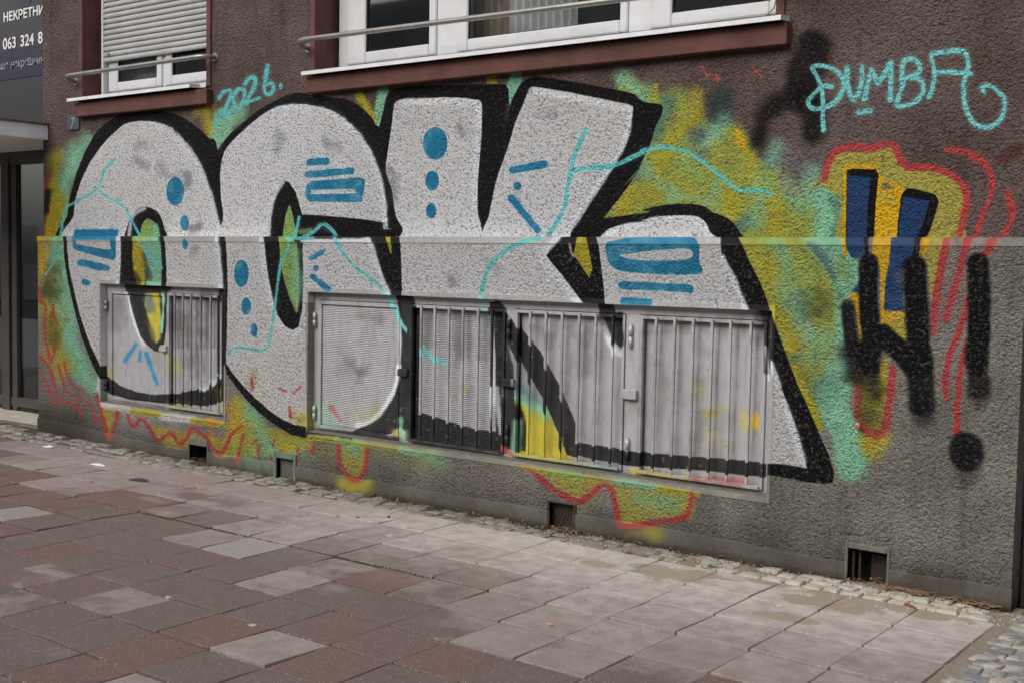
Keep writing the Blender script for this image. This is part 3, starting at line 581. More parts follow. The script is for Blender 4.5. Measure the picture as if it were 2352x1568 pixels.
def roughcast(name, c1, c2, c3, c4, smooth_=0, relief=.007, gain=1.0):
    t = NT(name); col, A, Sv = t.paint()
    n1 = t.noise(2.2, 5, .6); n2 = t.noise(60, 3, .6); n0 = t.noise(.8, 3)
    base = t.mix(t.step(n1, .35, .65), lin3(c1, gain), lin3(c2, gain)); base = t.mix(t.step(n0, .5, .75), base, lin3(c3, gain))
    if smooth_ == 0:
        v = t.vor(76, 'SMOOTH_F1'); grain = t.noise(108, 3, .6, dist=.3); big = t.noise(46, 3, .6)
        h = t.math('ADD', t.math('MULTIPLY', t.math('SUBTRACT', .62, v), .75), t.math('MULTIPLY', grain, 1.1)); h = t.math('ADD', h, t.math('MULTIPLY', t.math('SUBTRACT', big, .25), 1.1))
        pit = t.step(h, .98, .62)            # low spots: less paint gets in, dirt stays
        base = t.mix(t.step(n2, .3, .7), t.mix(.22, base, (.01, .01, .01, 1)), base)
        speck = t.noise(150, 2, .6); base = t.mix(t.step(speck, .55, .72, 0, .55), base, lin3(c4, gain))
        base = t.mix(t.math('MULTIPLY', pit, .34), base, (.012, .011, .01, 1))
        A2 = t.math('MULTIPLY', A, t.step(h, .58, .92, .55, 1.0)); norm = t.bump(h, relief)
        col = t.mix(t.math('MULTIPLY', pit, t.math('MULTIPLY_ADD', Sv, .16, .26)), col, (.01, .01, .01, 1))  # dirt in the pits, darkened further on silver to paint in sparkle
    else:
        h = t.math('ADD', t.noise(40, 4, .6), t.math('MULTIPLY', t.noise(7, 2), 2)); base = t.mix(t.step(n2, .3, .75), t.mix(.25, base, (.01, .01, .01, 1)), base)
        A2 = A; norm = t.bump(h, .0018); col = t.mix(t.step(n2, .2, .8, .14, .38), col, (.05, .048, .045, 1))
    z = t.sep()[2]; x = t.sep()[0]                        # splash dirt low on the wall, soot low at the left corner
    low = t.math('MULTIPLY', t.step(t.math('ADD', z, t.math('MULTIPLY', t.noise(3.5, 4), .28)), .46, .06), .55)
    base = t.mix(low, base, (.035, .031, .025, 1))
    foot = t.math('MULTIPLY', t.step(t.math('ADD', z, t.math('MULTIPLY', n2, .04)), .075, .02), .7); streak = t.math('MULTIPLY', t.step(t.noise(5, 4, .6, t.vscale(2.2, 1, .28)), .52, .72), .30); base = t.mix(streak, base, (.03, .028, .025, 1)); base = t.mix(foot, base, (.018, .016, .012, 1))  # dirt streaks; foot strip is contact shade painted into the colour
    sootm = t.math('MULTIPLY', t.step(t.math('ADD', x, t.math('MULTIPLY', n1, .5)), -6.9, -7.6), t.step(t.math('ADD', z, t.math('MULTIPLY', n1, .5)), .75, .35))
    base = t.mix(t.math('MULTIPLY', sootm, .75), base, (.02, .018, .015, 1))
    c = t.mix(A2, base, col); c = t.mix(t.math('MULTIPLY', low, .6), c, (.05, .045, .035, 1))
    ro = t.math('SUBTRACT', .88, t.math('MULTIPLY', A2, t.math('MULTIPLY_ADD', Sv, .14, .34))); me = t.math('MULTIPLY', t.math('MULTIPLY', Sv, A2), .86)
    return t.out(c, ro, me, norm, t.math('MULTIPLY_ADD', Sv, .4, .10))
M = {}
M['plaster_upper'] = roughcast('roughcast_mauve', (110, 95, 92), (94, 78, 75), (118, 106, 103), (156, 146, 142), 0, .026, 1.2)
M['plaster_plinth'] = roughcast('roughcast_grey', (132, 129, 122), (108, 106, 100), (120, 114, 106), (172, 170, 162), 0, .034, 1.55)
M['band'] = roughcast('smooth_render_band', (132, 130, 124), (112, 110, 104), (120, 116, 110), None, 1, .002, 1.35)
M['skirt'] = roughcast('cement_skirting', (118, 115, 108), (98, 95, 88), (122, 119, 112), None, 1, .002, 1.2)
def simple(name, c, rough=.6, metal=0, nscale=8, var=.18, bumpd=0, bscale=60, gain=1.3, dirt=0):
    t = NT(name); n = t.noise(nscale, 4, .6); a = lin3(c, gain); b = tuple(x*(1-var*2) for x in a[:3])+(1,)
    col = t.mix(t.step(n, .3, .7), b, a)
    if dirt: col = t.mix(t.step(t.noise(nscale*4, 5, .7), .52, .72, 0, dirt), col, (.06, .05, .04, 1))
    return t.out(col, rough, metal, t.bump(t.noise(bscale, 3), bumpd) if bumpd else None)
M['brown'] = simple('brown_render', (84, 50, 44), .8, nscale=5, var=.2, bumpd=.002, bscale=25, dirt=.25)
M['white'] = simple('white_plastic', (190, 191, 193), .35, nscale=6, var=.05, gain=1.08, dirt=.16)
M['sill'] = simple('white_sheet_metal', (206, 207, 209), .4, nscale=9, var=.06, gain=1.15, dirt=.2)
M['slat'] = simple('shutter_slat', (160, 161, 161), .5, nscale=5, var=.08, gain=1.1, dirt=.2)
M['rail'] = simple('steel_rail', (136, 134, 130), .38, .6, nscale=9, var=.12, gain=1.4, dirt=.15)
M['seal'] = simple('dark_seal', (30, 30, 32), .7)
M['room'] = simple('dim_room', (60, 56, 54), .9, gain=.8)
M['curtain'] = simple('pale_curtain', (205, 205, 208), .9, nscale=3)
M['curtain_brown'] = simple('brown_curtain', (150, 134, 116), .9, nscale=14)
M['leaf'] = simple('weed_leaf', (96, 130, 70), .6)
M['pot_leaf'] = simple('house_plant_leaf', (50, 62, 34), .6)
M['darkmetal'] = simple('dark_aluminium', (78, 76, 74), .45, .3, gain=1.2, var=.1)
M['canopy'] = simple('canopy_render', (222, 220, 222), .6, nscale=4, var=.06, dirt=.2)
M['rust'] = simple('rusty_edge', (110, 88, 70), .8, nscale=20, dirt=.4)
M['sign'] = simple('sign_film_charcoal', (42, 41, 46), .3, nscale=2, var=.05)
M['signnavy'] = simple('sign_film_navy', (32, 28, 48), .3, nscale=2, var=.05)
M['letter'] = simple('sign_lettering', (190, 188, 190), .5, var=.03)
M['letterdim'] = simple('sign_lettering_dim', (128, 126, 132), .5, var=.03)
M['iron'] = simple('dark_iron', (62, 52, 48), .6, .3, nscale=30, gain=1.1, bumpd=.001)
M['ventframe'] = simple('vent_frame_cement', (104, 102, 95), .85, nscale=20, bumpd=.002, gain=1.2, dirt=.3)
M['ventgreen'] = simple('vent_frame_overspray', (108, 124, 106), .7, nscale=20, bumpd=.002, gain=1.1, dirt=.35)
M['hole'] = simple('dark_vent_hole', (40, 32, 28), .95, gain=.7)  # dark brown base colour inside the vent openings
M['litter'] = simple('dry_leaf_litter', (128, 100, 78), .9, nscale=60)
M['paper'] = simple('white_paper', (220, 220, 222), .8, var=.04)
M['bluebit'] = simple('blue_scrap', (120, 148, 168), .6); M['rustbit'] = simple('rusty_stick', (140, 86, 56), .8); M['bark'] = simple('bark_piece', (84, 66, 54), .9, nscale=50)
M['butt'] = simple('cigarette_filter', (212, 160, 100), .8); M['chip'] = simple('tan_chip', (216, 190, 160), .8); M['pebble'] = simple('pebble', (96, 92, 86), .8)
M['plate'] = simple('enamel_plate', (58, 66, 76), .4, nscale=20, var=.1, dirt=.4); M['digit'] = simple('faded_digit', (150, 146, 132), .6, nscale=60, var=.2)
M['cable'] = simple('old_cable', (150, 140, 112), .6); M['pin'] = simple('pin_cream', (190, 160, 140), .6); M['pinred'] = simple('pin_red', (200, 60, 60), .5)
M['moss'] = simple('moss', (62, 70, 34), .95, nscale=90, bumpd=.004)
M['facade'] = simple('far_facade', (176, 172, 166), .9, nscale=1); M['farglass'] = simple('far_window', (70, 76, 84), .15, var=.1); M['asphalt'] = simple('asphalt', (74, 74, 74), .9, nscale=20, gain=1)
def glass(name, tint, fac=.12):
    t = NT(name); g = t.n.new('ShaderNodeBsdfGlossy'); g.inputs['Roughness'].default_value = .03; g.inputs[0].default_value = (.9, .93, .95, 1)
    tr = t.n.new('ShaderNodeBsdfTransparent'); tr.inputs[0].default_value = tint; mx = t.n.new('ShaderNodeMixShader'); fr = t.n.new('ShaderNodeFresnel'); fr.inputs[0].default_value = 1.5
    t.ln(t.math('ADD', fr.outputs[0], fac), mx.inputs[0]); t.ln(tr.outputs[0], mx.inputs[1]); t.ln(g.outputs[0], mx.inputs[2]); t.ln(mx.outputs[0], t.n['Material Output'].inputs[0]); t.m.cycles.use_transparent_shadow = True; return t.m
M['glass'] = glass('window_glass', (.8, .82, .82, 1), .10); M['doorglass'] = glass('door_glass', (.5, .52, .52, 1), .08)
def metal_paint(name, corr=0.0):
    t = NT(name); col, A, Sv = t.paint(); n = t.noise(14, 5, .65); f = t.noise(90, 3, .6); z = t.sep()[2]
    base = t.mix(n, lin3((120, 118, 116), 1.2), lin3((150, 148, 146), 1.2)); c = t.mix(A, base, col)
    v2 = t.noise(9, 4, .6, t.vscale(2.6, 1, .5)); c = t.mix(t.step(t.noise(3.2, 5, .6), .5, .75, 0, .30), c, (.09, .085, .08, 1)); c = t.mix(t.step(v2, .48, .74, 0, .26), c, (.07, .068, .065, 1)); c = t.mix(t.step(t.noise(26, 5, .7), .6, .72, 0, .25), c, (.75, .75, .75, 1)); c = t.mix(t.step(f, .62, .72, 0, .6), c, (.05, .045, .04, 1))
    dust = t.math('MULTIPLY', t.step(t.math('ADD', z, t.math('MULTIPLY', n, .10)), .50, .42), .55); c = t.mix(dust, c, (.12, .11, .095, 1))
    nb = t.bump(t.noise(30, 3), .0012)
    if corr:
        ww = t.math('SINE', t.math('MULTIPLY', z, 2*math.pi/corr)); nb = t.bump(ww, .0022, 1, nb)
    return t.out(c, t.math('ADD', .5, t.math('MULTIPLY', n, .12)), t.math('MULTIPLY', t.math('MULTIPLY', Sv, A), .45), nb)
M['metal'] = metal_paint('sprayed_sheet_metal'); M['ribbed'] = metal_paint('sprayed_ribbed_sheet', .0125)
# ---------------------------------------------------------------- pavement materials
def tile_mat():
    t = NT('concrete_paving_tile'); x, y, z = t.sep()[0:3]; oi = t.n.new('ShaderNodeObjectInfo').outputs['Random']
    depth = t.math('SUBTRACT', t.math('MULTIPLY', y, -1), .225)
    at = t.n.new('ShaderNodeAttribute'); at.attribute_type = 'OBJECT'; at.attribute_name = 'wet'; wa = at.outputs['Fac']
    n = t.noise(2.6, 5, .62, t.vscale(.9, 1.3, 1), .5); n2 = t.noise(.55, 2)
    wetv = t.math('ADD', t.math('MULTIPLY_ADD', wa, 1.5, -.75), t.math('MULTIPLY', t.math('SUBTRACT', n, .5), 2.3))
    wet = t.step(wetv, -.16, .34); grain = t.noise(130, 3, .7); fine = t.noise(420, 2, .6); blotch = t.noise(9, 5, .65)
    dry = t.mix(t.step(oi, 0, 1), lin3((136, 123, 119), 1.12), lin3((150, 138, 133), 1.12)); dry = t.mix(t.step(blotch, .35, .7, 0, .6), dry, lin3((122, 108, 104), 1.12))
    dry = t.mix(t.step(wa, .06, .02), dry, lin3((142, 136, 131), 1.12))
    wc = t.mix(t.step(t.math('FRACT', t.math('MULTIPLY', oi, 5.1)), .55, .9), lin3((106, 92, 87), 1.1), lin3((112, 87, 78), 1.1)); wc = t.mix(t.step(blotch, .4, .75, 0, .5), wc, lin3((96, 86, 82), 1.1))
    c = t.mix(wet, dry, wc)
    near = t.math('MULTIPLY', t.step(t.math('ADD', depth, t.math('MULTIPLY', blotch, .5)), 1.7, .3), t.step(t.math('ADD', x, t.math('MULTIPLY', n2, 1.0)), -4.8, -2.2))
    c = t.mix(t.math('MULTIPLY', near, .66), c, t.mix(t.step(blotch, .3, .7), lin3((196, 190, 182), 1.25), lin3((172, 163, 156), 1.2)))
    c = t.mix(t.step(t.noise(5.5, 6, .7), .52, .72, 0, .34), c, t.mix(.55, c, (.03, .025, .02, 1))); c = t.mix(t.step(grain, .60, .70, 0, .35), c, t.mix(.5, c, (.02, .02, .02, 1)))
    fl = t.vscale(1, 1, 0); sp = t.step(t.vor(95, vec=fl), .26, .14); rn = t.vor(95, 'F1', 'Color', fl); rs = t.n.new('ShaderNodeSeparateColor'); t.ln(rn, rs.inputs[0])
    c = t.mix(t.math('MULTIPLY', t.math('MULTIPLY', sp, t.step(rs.outputs[0], .35, .4)), .8), c, lin3((190, 182, 170), 1.1))
    gv = t.vor(3.1, 'F1', 'Distance', fl); gc = t.n.new('ShaderNodeSeparateColor'); t.ln(t.vor(3.1, 'F1', 'Color', fl), gc.inputs[0])
    gr = t.math('MULTIPLY_ADD', gc.outputs[1], .035, .035); gum = t.math('MULTIPLY', t.step(t.math('SUBTRACT', gv, gr), .012, -.004), t.step(gc.outputs[0], .42, .46))
    c = t.mix(t.math('MULTIPLY', gum, .75), c, t.mix(t.step(gc.outputs[2], .7, .75), lin3((186, 180, 168), 1.2), lin3((88, 88, 90), 1.2)))
    g5 = t.vor(11, 'F1', 'Distance', fl); g6 = t.n.new('ShaderNodeSeparateColor'); t.ln(t.vor(11, 'F1', 'Color', fl), g6.inputs[0])
    c = t.mix(t.math('MULTIPLY', t.step(g5, .085, .05), t.step(g6.outputs[0], .86, .88)), c, lin3((170, 160, 148), 1.2))
    sand = None                                      # silt washed out of the joints by the wall
    for (px_, py_, rr) in SILT:
        dx = t.math('SUBTRACT', x, px_); dy = t.math('SUBTRACT', y, py_); d = t.math('SQRT', t.math('ADD', t.math('MULTIPLY', dx, dx), t.math('MULTIPLY', t.math('MULTIPLY', dy, dy), 3.5)))
        d = t.math('ADD', t.math('DIVIDE', d, rr), t.math('MULTIPLY', t.math('SUBTRACT', t.noise(7, 4, .6), .5), 1.9)); s_ = t.step(d, 1.05, .85); sand = s_ if sand is None else t.math('MAXIMUM', sand, s_)
    c = t.mix(t.math('MULTIPLY', sand, .78), c, t.mix(grain, lin3((134, 119, 100), 1.1), lin3((156, 142, 122), 1.1)))
    h = t.math('ADD', t.math('MULTIPLY', grain, .6), t.math('MULTIPLY', fine, .4))
    return t.out(c, t.math('SUBTRACT', .85, t.math('MULTIPLY', wet, .22)), 0.0, t.bump(h, .0022), .4)
SILT = [tuple(Gp(*q)[:2])+(r_,) for q, r_ in ((('r', 1450, 620), .26), (('r', 1750, 640), .16), (('r', 850, 550), .12), (('s', 900, 850), .30), (('s', 1400, 930), .26), (('s', 300, 1000), .14), (('r', 2300, 700), .12), (('s', 650, 880), .22))]
M['tile'] = tile_mat()
t = NT('joint_dirt'); n = t.math('ADD', t.noise(3, 4), t.step(t.sep()[0], -3.5, -.8, -.03, .25)); M['joint'] = t.out(t.mix(t.step(t.noise(50, 3), .35, .7), t.mix(t.step(n, .45, .65), lin3((76, 69, 60)), lin3((132, 122, 106))), t.mix(t.step(n, .5, .6), lin3((60, 54, 46)), lin3((148, 138, 122)))), .95, 0, t.bump(t.noise(160, 4), .004))
t = NT('cobble_stone'); oi = t.n.new('ShaderNodeObjectInfo').outputs['Random']; x = t.sep()[0]
c = t.mix(oi, lin3((112, 108, 100), 1.15), lin3((140, 136, 126), 1.15)); c = t.mix(t.math('MULTIPLY', t.step(x, -2.2, -1.0), .85), c, lin3((178, 171, 159), 1.2)); c = t.mix(t.step(x, -.02, .1), c, t.mix(t.step(t.noise(10, 4), .42, .58), lin3((116, 118, 120), 1.2), lin3((162, 156, 146), 1.2)))
c = t.mix(t.step(t.noise(18, 5, .65), .5, .68, 0, .6), c, lin3((120, 104, 84))); M['cobble'] = t.out(c, .8, 0, t.bump(t.noise(110, 4, .6), .004))
M['slab'] = simple('step_slab', (176, 170, 160), .8, nscale=6, var=.12, bumpd=.001, dirt=.25)
M['kerbstone'] = simple('step_edge_stone', (104, 98, 92), .85, nscale=20, bumpd=.003)
# ================================================================ pavement
def struct(o): o['kind'] = 'structure'; return o
g = MB(); g.quad((-70, -70, -.10), (70, -70, -.10), (70, 12, -.10), (-70, 12, -.10)); struct(obj('ground', g, M['asphalt']))
g = MB(); xs = np.linspace(-14, 4, 181); ys = [-6.5, -1.31, -1.29, -.225, -.14, -.02, .10]
def pz(X, Y):
    z = TILT*Y-.008-(.007 if Y < -1 else 0)
    if Y > -.2: z += base_z(X)*min(1, (Y+.225)/.2)-.001
    return z
for a, b in zip(xs, xs[1:]):
    for c0, c1 in zip(ys, ys[1:]): g.quad((a, c0, pz(a, c0)), (b, c0, pz(b, c0)), (b, c1, pz(b, c1)), (a, c1, pz(a, c1)))
pav = struct(obj('pavement', g, M['joint'])); 
def tile_mesh(seed):
    r = random.Random(seed); h = .1768; me = bpy.data.meshes.new('paving_tile'); v = []; 
    top = [(-h, -h), (h, -h), (h, h), (-h, h)]; jit = [(r.uniform(-.0012, .0012), r.uniform(-.0012, .0012)) for _ in top]
    per = []
    for k in range(4):
        a, b = top[k], top[(k+1) % 4]; chip = r.uniform(.004, .014) if r.random() < .45 else .002
        for u in (chip/.35, .2, .4, .6, .8, 1-chip/.35): w_ = r.uniform(0, .0022); x = a[0]+(b[0]-a[0])*u; y = a[1]+(b[1]-a[1])*u; per.append((x*(1-w_/h), y*(1-w_/h)))
    N = len(per); v += [(x, y, -.05) for x, y in per]; v += [(x, y, -.003) for x, y in per]
    for x, y in per: q = r.uniform(.002, .0045); v.append((x*(1-q/h), y*(1-q/h), 0))
    f = [tuple(range(2*N, 3*N))]
    for k in range(N): n = (k+1) % N; f += [(k, n, N+n, N+k), (N+k, N+n, 2*N+n, 2*N+k)]
    me.from_pydata(v, [], f); me.materials.append(M['tile']); return me
TM = [tile_mesh(s) for s in range(9)]; far = MB(); first = None
def in_view(X, Y, Z, mg=60):
    q = RM@(np.array([X, Y, Z])-CAM); 
    if q[2] < .3: return False
    u = FOC*q[0]/q[2]+1176; v = FOC*q[1]/q[2]+784; return -mg < u < 2352+mg and v < 1568+mg
WET = ['.05 .1 .1 .1 .1 .1 .1 .1 .1 .1 .1 .1 .1 .1 .12 .15 .12 .1 .1 .12 .2 .2 .25',
 '.2 .15 .12 .1 .1 .15 .2 .6 .08 .72 .3 .38 .35 .38 .5 .42 .15 .12 .12 .2 .3 .6',
 '.42 .2 .18 .18 .22 .35 1 .78 .95 .95 .3 .5 .92 .62 .82 .95 .5 .1 .8 .85 .8',
 '.4 .36 .24 .24 .36 .48 .6 .85 .58 .95 0 .14 .82 .9 .95 .95 .92 .9 .9 .9',
 '.9 .8 .6 .34 .05 .58 .84 .72 .38 .88 .95 .9 .92 .95 .85 .04 .9 .9',
 '1 .95 .9 .9 1 1 1 1 .88 .95 .72 1 .95 .85 .9', '1 1 1 .95 .95 .9 .2 .82 1 .55 .95 .62 .9 .9',
 '1 1 1 1 1 .95 1 1 1 .95 .6 .9 .9', '1 1 1 1 .9 .6 .2 .9 .72 .9', '1 .9 .3 .9 1 .9 .9 .8 .9']
WET = [[float(q) for q in r_.split()] for r_ in WET]
for j in range(14):
    for i in range(38):
        X = -.18-.36*i; Y = -.225-.18-.36*j; z = TILT*Y+rnd.uniform(-.0018, .0018)
        if j >= 3 and i < 14: z -= .006
        if j >= 3 and i >= 14: z -= .002
        a = rnd.uniform(-.004, .004); b = rnd.uniform(-.004, .004)
        if any(in_view(X+dx, Y+dy, z) for dx in (-.18, .18) for dy in (-.18, .18)):
            o = bpy.data.objects.new('paving_tile', TM[rnd.randrange(9)]); sc.collection.objects.link(o); hook(o, pav, Vector((X, Y, z)))
            o['wet'] = WET[j][i] if j < len(WET) and i < len(WET[j]) else .85; o.rotation_euler = (TILT+a, b, rnd.choice((0, math.pi/2, math.pi))+rnd.uniform(-.004, .004))
        else: far.box(X-.1755, X+.1755, Y-.1755, Y+.1755, z-.05, z)
o = tag(obj('paving_tiles_further_along', far, M['tile'], pav), kind='stuff'); o['wet'] = .6
def cobble_mesh(seed):
    r = random.Random(seed); bm = bmesh.new(); bmesh.ops.create_cube(bm, size=2); bmesh.ops.subdivide_edges(bm, edges=bm.edges[:], cuts=3, use_grid_fill=True)
    for v in bm.verts: v.co.normalize()
    ph = [r.uniform(0, 6) for _ in range(4)]; ex = r.uniform(.16, .26)
    for v in bm.verts:
        x, y, z = v.co; sx = math.copysign(abs(x)**ex, x); sy = math.copysign(abs(y)**(ex+.05), y); k = 1+.07*math.sin(3*x+ph[0])+.07*math.sin(3*y+ph[1])
        v.co = (sx*.5*k*(1+.12*y*math.sin(ph[2])), sy*.5*k, (math.copysign(abs(z)**.32, z))*.5*(1+.1*math.sin(4*x+ph[3])))
    me = bpy.data.meshes.new('cobble'); bm.to_mesh(me); bm.free(); me.materials.append(M['cobble'])
    for p in me.polygons: p.use_smooth = True
    return me
KM = [cobble_mesh(s) for s in range(7)]
def cobble(X, Y, sx, sy, h, parent=pav, rz=0):
    o = bpy.data.objects.new('cobble', KM[rnd.randrange(7)]); sc.collection.objects.link(o)
    z = pz(X, min(Y, .09))+h-.0245; hook(o, parent, Vector((X, Y, z))); o.scale = (sx, sy, .05); o.rotation_euler = (rnd.uniform(-.06, .06), rnd.uniform(-.06, .06), rz+rnd.uniform(-.1, .1)); return o
X = -.03
for row, yb in enumerate((-.175, -.09, -.02)):
    X = -.04 if row != 1 else -.08
    while X > -9.2:
        L = rnd.uniform(.085, .15)
        if row == 2 and (rnd.random() < .4): X -= L; continue
        if not (-2.0 < X < -1.1 and rnd.random() < .55):
            cobble(X-L/2, yb+rnd.uniform(-.008, .008), L*.97, .084*rnd.uniform(.85, 1.08), (.012 if X > -1.3 else .007)+rnd.uniform(-.005, .005))
        X -= L
for r_ in range(3):
    X = -9.0-r_*.03
    while X > -10.6: L = rnd.uniform(.1, .15); cobble(X, .0+(.03-.0)*0-.14+r_*.085, L*.96, .082, .006); X -= L
r0 = -.08                                        # cobbled apron right of the tiles
while r0 > -1.45:
    X = .03+rnd.uniform(0, .05)
    while X < .62:
        L = rnd.uniform(.08, .12)
        if in_view(X+L/2, r0, 0, 30): cobble(X+L/2, r0+rnd.uniform(-.008, .008), L*.99, .086, .008+rnd.uniform(-.004, .003))
        X += L
    r0 -= .084
# ================================================================ the painted building
B = empty('apartment_building', (-4.2, .1, 0), 'mauve and grey roughcast building wall covered with large silver letter graffiti', 'building')
def sheet(xs, zs, hole, Y, mb=None):
    g = mb or MB()
    for a, b in zip(xs, xs[1:]):
        for c, d in zip(zs, zs[1:]):
            if not hole((a+b)/2, (c+d)/2): g.quad((a, Y, c), (b, Y, c), (b, Y, d), (a, Y, d))
    return g
WIN = [(-7.735, -6.085, 2.93, 4.35), (-4.88, -1.34, 2.93, 4.35)]
inside = lambda rects: (lambda x, z: any(a < x < b and c < z < d for a, b, c, d in rects))
xs = sorted(set([-8.36, .9]+[q for r_ in WIN for q in r_[:2]])); g = sheet(xs, [LEDGE, 2.93, 4.35, 4.9], inside(WIN), .06)
g.quad((-8.36, .06, LEDGE), (-8.36, .06, 4.9), (-8.36, 1.6, 4.9), (-8.36, 1.6, LEDGE))
obj('upper_wall', g, M['plaster_upper'], B, uv=True)
VENT = [(-6.214, -5.998, -.06, .150), (-5.195, -5.010, -.06, .160), (-2.715, -2.538, -.06, .162), (-.812, -.606, -.06, .180)]
BF = .03
OUT = [(a-BF*.6, b+BF*.6, c-.035, d+BF) for a, b, c, d in OPEN]
xs = sorted(set([-8.36, 0.0]+[q for r_ in OUT+VENT for q in r_[:2]])); zs = sorted(set([-.08, LEDGE-.04, .15, .16, .162, .18]+[q for r_ in OUT for q in r_[2:]]))
g = sheet(xs, zs, inside(OUT+VENT), 0.0)
g.quad((-8.36, 0, -.08), (-8.36, 0, LEDGE), (-8.36, 1.6, LEDGE), (-8.36, 1.6, -.08)); g.quad((0, 0, -.08), (0, .3, -.08), (0, .3, LEDGE), (0, 0, LEDGE))
obj('plinth_wall', g, M['plaster_plinth'], B, uv=True)
g = MB().box(-8.364, .004, -.005, .0, LEDGE-.038, LEDGE+.001); g.quad((-8.364, -.005, LEDGE+.002), (.004, -.005, LEDGE+.002), (.004, .062, LEDGE+.006), (-8.364, .062, LEDGE+.006))
obj('ledge', g, M['band'], B, uv=True)
for (a, b, c, d), (A_, B_, C_, D_) in zip(OPEN, OUT):       # smooth borders and reveals of the cellar openings
    g = MB()
    for q in ((A_, a, C_, D_), (b, B_, C_, D_), (a, b, d, D_), (a, b, C_, c)): g.quad((q[0], -.004, q[2]), (q[1], -.004, q[2]), (q[1], -.004, q[3]), (q[0], -.004, q[3]))
    for p, q in (((A_, C_), (B_, C_)), ((B_, C_), (B_, D_)), ((B_, D_), (A_, D_)), ((A_, D_), (A_, C_))): g.quad((p[0], 0.001, p[1]), (q[0], 0.001, q[1]), (q[0], -.004, q[1]), (p[0], -.004, p[1]))
    g.quad((a, -.004, c), (a, -.004, d), (a, .15, d), (a, .15, c)); g.quad((b, -.004, c), (b, .15, c), (b, .15, d), (b, -.004, d)); g.quad((a, -.004, d), (b, -.004, d), (b, .15, d), (a, .15, d))
    obj('opening_border', g, M['band'], B, uv=True)
    g = MB(); g.quad((a, -.004, c), (b, -.004, c), (b, .15, c+.02), (a, .15, c+.02)); obj('opening_sill', g, M['ventframe'], B)
xe = sorted([-8.368, 0.004]+[q for v in VENT for q in v[:2]]); spans = [(xe[i], xe[i+1]) for i in range(0, len(xe), 2)]
for a, b in spans:                                       # cement skirting with an uneven top edge
    n = max(3, int((b-a)/.08)); g = MB(); xx = np.linspace(a, b, n+1); hh = [.112+.008*math.sin(x*2.1)+rnd.uniform(-.006, .006)+.05*max(0, (-x-6.5)/2) for x in xx]
    for x0, x1, h0, h1 in zip(xx, xx[1:], hh, hh[1:]):
        g.quad((x0, -.008, -.06), (x1, -.008, -.06), (x1, -.008, h1-.004), (x0, -.008, h0-.004)); g.quad((x0, -.008, h0-.004), (x1, -.008, h1-.004), (x1, .0, h1), (x0, .0, h0))
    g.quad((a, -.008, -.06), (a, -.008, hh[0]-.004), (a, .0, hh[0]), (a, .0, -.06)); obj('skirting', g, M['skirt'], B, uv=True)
# --- cellar vents
def vent(i, depth, mat):
    a, b, c, d = VENT[i]; g = MB(); g.quad((a, 0, c), (a, 0, d), (a, depth, d), (a, depth, c)); g.quad((b, 0, c), (b, depth, c), (b, depth, d), (b, 0, d)); g.quad((a, 0, d), (b, 0, d), (b, depth, d), (a, depth, d)); g.quad((a, depth, c), (b, depth, c), (b, depth, d), (a, depth, d))
    return obj('vent_opening', g, mat, B)
def litter(a, b, y0, y1, z, n, parent=B):
    g = MB()
    for k in range(n):
        x = rnd.uniform(a, b); y = rnd.uniform(y0, y1); an = rnd.uniform(0, 6.3); L = rnd.uniform(.008, .026); u = Vector((math.cos(an), math.sin(an), rnd.uniform(-.3, .5)))*L; v = Vector((-u.y, u.x, rnd.uniform(-.003, .006)))*.35; p = Vector((x, y, z+rnd.uniform(.002, .014)))
        g.quad(p-u, p+v, p+u, p-v)
    return tag(obj('leaf_litter', g, M['litter'], parent), kind='stuff')
vent(0, .30, M['hole']); vent(1, .05, M['hole']); vent(2, .06, M['hole']); vent(3, .16, M['hole'])
litter(-6.2, -6.01, -.0, .2, .03, 60); litter(-2.70, -2.48, -.06, .05, .012, 60); litter(-.80, -.40, -.05, .1, .014, 90)
def vframe(a, b, zt, jw, lt, mat, y=-.012, inner=None):
    g = MB().box(a-jw, a, y, .03, -.03, zt+lt); g.box(b, b+jw, y, .03, -.03, zt+lt); g.box(a, b, y, .03, zt, zt+lt); return obj('vent_frame', g, mat, B, bevel=.005)
vframe(-5.195, -5.010, .160, .028, .05, M['ventgreen'], -.014); vframe(-2.715, -2.538, .162, .02, .012, M['iron'], -.010)
vframe(-.812, -.606, .18, .016, .03, M['ventframe'], -.010); vframe(-6.214, -5.998, .15, .01, .06, M['ventframe'], -.010)
for (a, b, zt, yy) in ((-5.195, -5.010, .16, .035), (-2.715, -2.538, .162, .045)):
    g = MB().box(a, b, yy, yy+.006, -.03, zt); k = 0; z = .02
    while z < zt-.01:
        x = a+.016+(k % 2)*.012
        while x < b-.01: g.cyl((x, yy-.005, z), (x, yy, z), .009, 8, .0105); x += .027
        z += .024; k += 1
    obj('vent_grate', g, M['iron' if a > -3 else 'ventframe'], B, bevel=0)
g = MB(); g.box(-.80, -.79, .03, .05, -.02, .16); g.box(-.775, -.762, .05, .07, -.02, .165); g.box(-.73, -.62, .11, .12, -.02, .14); obj('vent_flap', g, M['iron'], B)
